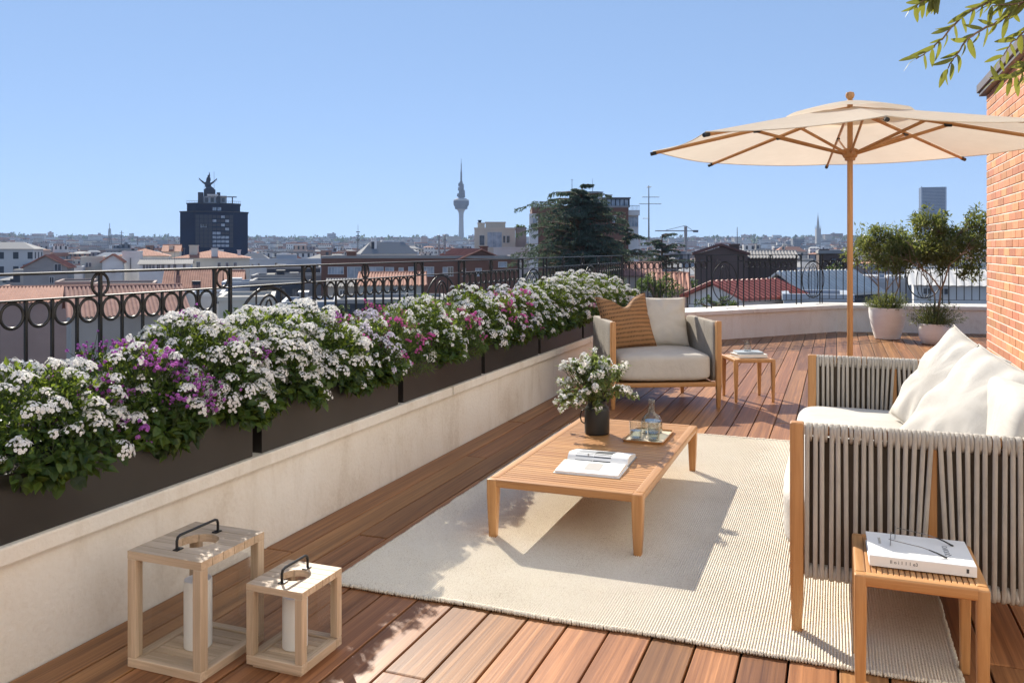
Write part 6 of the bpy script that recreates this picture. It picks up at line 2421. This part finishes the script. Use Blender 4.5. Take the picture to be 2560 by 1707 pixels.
mast('slender pointed lattice radio mast on the left skyline', 274, 558, 612, 900, 2.6)
mast('stout mobile phone mast between the dark tower and the television tower', 895, 562, 648, 300, .55, arms=[(580, 891, 899), (590, 890, 900), (600, 891, 899)])
mast('tall television aerial with two long cross arms right of the brick block', 1622, 464, 600, 60, .06, 'aerial_mast', False, [(493, 1606, 1647), (510, 1598, 1652), (546, 1607, 1622), (468, 1618, 1627)])
mast('thin aerial standing beside the red tiled roofs', 437, 600, 735, 60, .02, 'aerial_mast', False)
mast('thin pole aerial above the gable house', 1843, 568, 612, 500, .35, 'aerial_mast', False)
mast('thin roof aerial on the left skyline', 304, 577, 612, 600, .4, 'aerial_mast', False, [(582, 299, 309)])
mast('short roof aerial at the far left', 344, 593, 612, 500, .35, 'aerial_mast', False, [(596, 341, 347)])
mast('roof aerial over the cedar top', 1430, 448, 475, 130, .06, 'aerial_mast', False, [(450, 1427, 1433)])
for lab, sx in (('left one of the twin steel flues on the brick building', 1097.5), ('right one of the twin steel flues on the brick building', 1112)):
    Z = 101
    t = thing('steel_flue', lab, 'chimney', (*W(sx, Z), 0), YAW, 'twin steel flues')
    mb = MB(); mb.lathe([(.11, HZ(655, Z)), (.11, HZ(590, Z)), (.14, HZ(590, Z)), (.14, HZ(588, Z)), (.10, HZ(588, Z) + .02)], 12); mb.build('pipe', 'c_metal', t, smooth=True)
    mb = MB()
    for yy in (600, 615, 630):
        mb.lathe([(.122, HZ(yy, Z)), (.122, HZ(yy - 1.5, Z))], 12)
    mb.build('collar', 'c_steel', t)
Z = 620
u = Z / FPX
CR = thing('tower_crane', 'distant tower crane with long jib right of the trees', 'crane', (*W(1714, Z), 0), YAW)
mb = MB(); mb.box(-1.0, 1.0, -1.0, 1.0, -22, HZ(566, Z)); mb.build('tower', 'c_steel', CR)
mb = MB(); mb.box(-76 * u, 0, -.6, .6, HZ(578.5, Z), HZ(576, Z)); mb.build('jib', 'c_steel', CR)
mb = MB(); mb.box(1.01, 22 * u, -.6, .6, HZ(578.5, Z), HZ(577, Z)); mb.box(19 * u, 31 * u, -1, 1, HZ(581, Z), HZ(575.5, Z)); mb.build('counterweight', 'c_slate', CR)
mb = MB(); mb.tube([(0, 0, HZ(564, Z)), (-50 * u, 0, HZ(576, Z))], .18, 4); mb.tube([(0, 0, HZ(564, Z)), (18 * u, 0, HZ(577, Z))], .18, 4); mb.build('stay', 'c_steel', CR)

# ---- trees beyond the railing


def sway(rd, s):
    return rv(rd) * s


def cedar(label, sx, Z, ytop, ybase, tiers, seed, mat='leaf_cedar', nspray=26, lean=0.0):
    """conifer with long arching limbs carrying drooping flat sprays"""
    rd = random.Random(seed)
    u = Z / FPX
    X, Y = W(sx, Z)
    t = thing('cedar_tree', label, 'tree', (X, Y, GR), YAW)
    zb, zt = 0.0, HZ(ytop, Z) - GR
    mb = MB()
    mb.tube([(0, 0, 0), (.1, 0, zt * .4), (lean * .5, .1, zt * .75), (lean, 0, zt)], [.55, .45, .28, .05], 10)
    mb.build('trunk', 'bark', t, smooth='all')
    ml = MB(); mw = MB()
    for (yy, xl, xr, nb, droop) in tiers:
        z = HZ(yy, Z) - GR
        for k in range(nb):
            az = 2 * math.pi * (k + rd.uniform(-.45, .45)) / nb + yy
            ext = (xr if math.cos(az) > 0 else xl) * u
            reach = abs(ext) * (.5 + .5 * abs(math.cos(az))) * rd.uniform(.55, 1.12)
            d = Vector((math.cos(az), math.sin(az), 0))
            z_ = z + rd.uniform(-.9, .7)
            p0 = Vector((lean * z_ / zt * .7, 0, z_ - reach * .25))
            sag = .40 + droop + rd.uniform(-.12, .12)
            pts = []
            for j in range(9):
                f = j / 8
                pts.append(p0 + d * reach * f + Vector((0, 0, reach * (.62 * f - sag * f * f))) + rv(rd) * .02 * reach)
            mw.tube(pts, [max(.02, .13 * (1 - f / 8.5)) for f in range(9)], 5, caps=False)
            # side twigs in flat pads, each hung with short needle sprays
            for j in range(2, 9):
                for tw in range(4):
                    b_ = pts[j - 1].lerp(pts[j], rd.random())
                    sl = reach * rd.uniform(.10, .26) * (1.2 - abs(j - 5) / 7)
                    sd = (Vector((-d.y, d.x, 0)) * rd.choice((-1, 1)) + d * rd.uniform(.2, .9)).normalized()
                    e_ = b_ + sd * sl + Vector((0, 0, -sl * rd.uniform(.1, .45)))
                    for q in range(nspray // 4):
                        f = rd.random()
                        c_ = b_.lerp(e_, f) + Vector((0, 0, .12 * sl * math.sin(f * 3))) + rv(rd) * .05
                        L = rd.uniform(.14, .36)
                        dr = (sd * .6 + Vector((0, 0, -.75)) + rv(rd) * .6).normalized()
                        ml.leaf(c_, dr, Vector((0, 0, 1)) + rv(rd) * .4, L, L * rd.uniform(.18, .34), .2, .2)
    mw.build('limbs', 'bark', t, smooth='all')
    tag(ml.build('crown', mat, t), kind='stuff')
    return t


cedar('large dark cedar with drooping layered branches in front of the brick block', 1455, 74, 468, 700,
      [(478, 105, 32, 10, .06), (490, 95, 70, 11, .06), (506, 150, 95, 13, .05), (520, 160, 108, 14, .06), (536, 150, 115, 15, .08), (554, 135, 118, 15, .1), (574, 122, 122, 15, .12), (596, 130, 130, 14, .12),
       (612, 190, 150, 15, .04), (628, 190, 165, 15, .06), (648, 175, 170, 14, .08), (672, 165, 165, 12, .1), (700, 150, 160, 10, .1)], 17, nspray=44)
cedar('paler conifer with wispy branches right of the big cedar', 1655, 96, 588, 700,
      [(596, 30, 34, 6, .05), (612, 52, 50, 7, .08), (632, 66, 68, 8, .1), (655, 74, 80, 8, .12), (680, 70, 80, 7, .12)], 23, nspray=34)
cedar('lower branch mass of cedar leaning right over the railing', 1556, 86, 556, 700,
      [(562, 26, 40, 6, .1), (580, 40, 62, 7, .12), (606, 52, 70, 8, .12), (634, 60, 70, 8, .12), (662, 60, 70, 7, .12)], 29, nspray=34, lean=.3)


def bush_tree(label, sx, Z, ytop, wpx, hpx, seed, n=1500, mat='leaf_tree', leafL=.22, name='broadleaf_tree'):
    rd = random.Random(seed)
    u = Z / FPX
    X, Y = W(sx, Z)
    zt = HZ(ytop, Z)
    t = thing(name, label, 'tree', (X, Y, GR), YAW, 'trees among the rooftops')
    a, h = wpx * u / 2, hpx * u
    cz = zt - h / 2 - GR
    mb = MB(); mb.tube([(0, 0, 0), (0, 0, cz)], [.3, .12], 8)
    for k in range(6):
        d = rv(rd); mb.tube([(0, 0, cz - h * .4), (d.x * a * .7, d.y * a * .7, cz + d.z * h * .3)], [.1, .03], 5)
    mb.build('trunk', 'bark', t, smooth='all')
    mb = MB()
    cl = []
    for k in range(24):
        d = rv(rd); cl.append((Vector((d.x * a, d.y * a, d.z * h * .5)) * rd.random() ** .4 * .85 + Vector((0, 0, cz)), rd.uniform(.18, .34) * min(a, h * .5)))
    for k in range(n):
        c_, r = rd.choice(cl); d = rv(rd)
        mb.leaf(c_ + d * r * rd.uniform(.5, 1.1), (d + rv(rd)).normalized(), Vector((0, 0, 1)) + rv(rd) * .5, leafL * rd.uniform(.6, 1.3), leafL * .55, .2)
    tag(mb.build('crown', mat, t), kind='stuff')


bush_tree('bright green tree rising behind the railing near the far corner', 1640, 40, 672, 130, 90, 61, 2600, leafL=.13)
bush_tree('olive green bush beside the red ribbed shed roof', 1800, 33, 738, 140, 45, 62, 1500, leafL=.10)
bush_tree('small green tree between the bluish block and the brick building', 856, 52, 752, 40, 60, 63, 900, leafL=.13)
bush_tree('dull green tree left of the brown gable house', 1716, 58, 690, 60, 60, 64, 1200, leafL=.16)
bush_tree('round tree on the roof terrace right of the cream penthouse', 1300, 152, 562, 40, 16, 65, 700, leafL=.25)
bush_tree('scrubby green tree behind the parasol pole', 2088, 60, 655, 60, 40, 66, 1000, leafL=.16)
bush_tree('dark green tree in the yard below the cedar', 1380, 55, 690, 120, 80, 67, 2200, leafL=.16)
bush_tree('dark green tree in the yard right of the cedar trunk', 1520, 58, 672, 120, 90, 68, 2200, leafL=.16)

# ---- middle distance: one object per house, sharing a few shapes
rd = random.Random(2024)
protos = []
for s in range(10):
    mb = MB()
    w, d = rd.uniform(8, 16), rd.uniform(8, 13)
    mb.cur = 0
    mb.box(-w / 2, w / 2, -d / 2, d / 2, -30, 0)
    mb.cur = 1
    if s % 5 < 3:
        h = rd.uniform(1.5, 2.6); e = .5
        mb.add([(-w / 2 - e, -d / 2 - e, .01), (w / 2 + e, -d / 2 - e, .01), (w / 2 + e, d / 2 + e, .01), (-w / 2 - e, d / 2 + e, .01), (-w / 2 + 3, 0, h), (w / 2 - 3, 0, h)],
               [(0, 1, 5, 4), (1, 2, 5), (2, 3, 4, 5), (3, 0, 4), (3, 2, 1, 0)])
    else:
        mb.box(-w / 2 - .2, w / 2 + .2, -d / 2 - .2, d / 2 + .2, .01, .5)
    mb.cur = 0
    for q in range(rd.choice((1, 2, 3))):
        x, y = rd.uniform(-w * .35, w * .35), rd.uniform(-d * .3, d * .3)
        bw = rd.uniform(.5, 2.2)
        mb.box(x - bw, x + bw, y - bw * .7, y + bw * .7, .3, rd.uniform(1.6, 3.6))
    protos.append(mb.mesh('house', ['far_wall', 'far_roof']))
named = []
count = 0
tries = 0
while count < 285 and tries < 20000:
    tries += 1
    Z = 150 * (900 / 150) ** (rd.random() ** .85)
    sx = rd.uniform(-30, 2590)
    X, Y = W(sx, Z)
    if any((X - a) ** 2 + (Y - b) ** 2 < (9 + 6) ** 2 for a, b in named):
        continue
    # keep clear of the dark tower
    if 425 < sx < 645 and 330 < Z < 400:
        continue
    zt = rd.gauss(-5.5, 2.4) + max(0, Z - 300) * .006
    if 1180 < sx < 1620 and Z < 190:
        continue
    if zt > 2.0:
        zt = 2.0 - rd.random() * 3
    named.append((X, Y))
    o = inst('house', protos[count % 10], None, (X, Y, zt), YAW - math.atan((sx - 1280) / FPX) + R(rd.uniform(-30, 30)), (rd.uniform(.6, 1.1), rd.uniform(.6, 1.1), 1))
    spot = next(t for lim, t in ((200, 'at the far left edge'), (440, 'left of the dark tower'), (640, 'around the foot of the dark tower'), (890, 'right of the dark tower'), (1100, 'left of the television tower'),
                                 (1300, 'right of the television tower'), (1700, 'beyond the cedar'), (2000, 'left of the church spire'), (2290, 'right of the church spire'), (9999, 'near the lone skyscraper')) if sx < lim)
    far = 'front rows' if Z < 260 else 'middle rows' if Z < 480 else 'back rows'
    roofw = 'hip roofed' if (count % 10) % 5 < 3 else 'flat roofed'
    tag(o, 'small %s house in the %s %s' % (roofw, far, spot), 'house', 'rooftop houses ' + spot)
    count += 1
# ---- farther city: one mass
mb = MB()
for k in range(2600):
    Z = rd.uniform(800, 3000) if k % 3 else rd.uniform(350, 1000)
    sx = rd.uniform(-300, 2860)
    if 425 < sx < 645 and 340 < Z < 395:
        continue
    X, Y = W(sx, Z)
    g = ground_z(math.hypot(X, Y), math.atan2(Y, X))
    h = rd.uniform(13, 22) + (rd.uniform(5, 14) if rd.random() < .05 else 0)
    w, d = rd.uniform(7, 20) * (1 + Z / 3500), rd.uniform(7, 14)
    a = YAW + rd.uniform(-.6, .6)
    M = Matrix.Translation((X, Y, g)) @ Matrix.Rotation(a, 4, 'Z')
    zt = min(h, 22 + Z * .004)
    mb.cur = 0
    mb.box(-w / 2, w / 2, -d / 2, d / 2, -4, zt, M)
    mb.cur = 1
    mb.box(-w / 2 - .3, w / 2 + .3, -d / 2 - .3, d / 2 + .3, zt + .02, zt + rd.uniform(.5, 2.0), M)
    if rd.random() < .5:
        mb.cur = 0
        x = rd.uniform(-w * .3, w * .3); b_ = rd.uniform(1, 3)
        mb.box(x - b_, x + b_, -2, 2, zt + .5, zt + rd.uniform(2.5, 5.5), M)
for k in range(1700):
    Z = 120 * (650 / 120) ** rd.random()
    sx = rd.uniform(-60, 2620)
    if sx < 830 and Z < 168:
        continue
    if 430 < sx < 640 and 345 < Z < 390:
        continue
    X, Y = W(sx, Z)
    zt = rd.gauss(-6.0, 2.2) + max(0, Z - 250) * .008
    if 1180 < sx < 1620 and Z < 170:
        zt -= 2.5
    M = Matrix.Translation((X, Y, 0)) @ Matrix.Rotation(YAW + rd.uniform(-.5, .5), 4, 'Z')
    q = rd.random()
    if q < .5:
        w, d, h = rd.uniform(1.2, 4.5), rd.uniform(1.5, 4), rd.uniform(6, 12)
        mb.cur = 0
        mb.box(-w, w, -d, d, zt - h, zt, M)
        mb.cur = 1
        if rd.random() < .5:
            r_ = rd.uniform(.5, 1.4)
            P_ = [M @ Vector(v_) for v_ in ((-w - .2, -d - .2, zt + .02), (w + .2, -d - .2, zt + .02), (w + .2, d + .2, zt + .02), (-w - .2, d + .2, zt + .02), (-w * .5, 0, zt + r_), (w * .5, 0, zt + r_))]
            mb.add([tuple(v_) for v_ in P_], [(0, 1, 5, 4), (1, 2, 5), (2, 3, 4, 5), (3, 0, 4)])
        else:
            mb.box(-w - .15, w + .15, -d - .15, d + .15, zt + .02, zt + .25, M)
    elif q < .8:
        w = rd.uniform(.3, .7)
        mb.cur = rd.choice((0, 1))
        mb.box(-w, w, -w * .7, w * .7, zt - 4, zt + rd.uniform(.3, 1.6), M)
    else:
        mb.cur = 1
        a_ = Vector((X, Y, zt - 3)); b_ = Vector((X, Y, zt + rd.uniform(1.5, 3.5)))
        mb.tube([a_, b_], .03 + Z * .00012, 4)
        mb.tube([b_ + Vector((-.5, -.2, -.2)), b_ + Vector((.5, .2, -.2))], .02 + Z * .0001, 3)
o = mb.build('distant_city', ['far_wall_i', 'far_roof_i'])
tag(o, 'mass of hazy distant buildings filling the skyline', 'city', None, 'stuff')
# tree tops along the far ridge
mb = MB()
for k in range(1500):
    Z = rd.uniform(1900, 3400)
    sx = rd.uniform(-300, 2860)
    X, Y = W(sx, Z)
    g = ground_z(math.hypot(X, Y), math.atan2(Y, X))
    r = rd.uniform(3, 8)
    c_ = Vector((X, Y, g + rd.uniform(8, 20)))
    for q in range(7):
        d = rv(rd)
        mb.leaf(c_ + d * r * .6, (d + Vector((.3, 0, .2))).normalized(), Vector((-.3, -.9, .4)), r * 1.3, r * 1.1, .2)
o = mb.build('distant_trees', 'leaf_cedar')
tag(o, 'dark tree tops scattered along the far ridge', 'trees', None, 'stuff')

# ---- haze
m = bpy.data.materials.new('haze'); M_['haze'] = m
m.use_nodes = True
nt = m.node_tree
nt.nodes.remove(nt.nodes['Principled BSDF'])
pv = nt.nodes.new('ShaderNodeVolumePrincipled')
pv.inputs['Color'].default_value = (.55, .72, 1.0, 1)
pv.inputs['Density'].default_value = 0.00010
pv.inputs['Anisotropy'].default_value = 0.0
nt.links.new(pv.outputs[0], nt.nodes['Material Output'].inputs['Volume'])
mb = MB(); mb.box(-4600, 4600, -4600, 4600, -35, 268)
tag(mb.build('haze', 'haze'), kind='stuff')
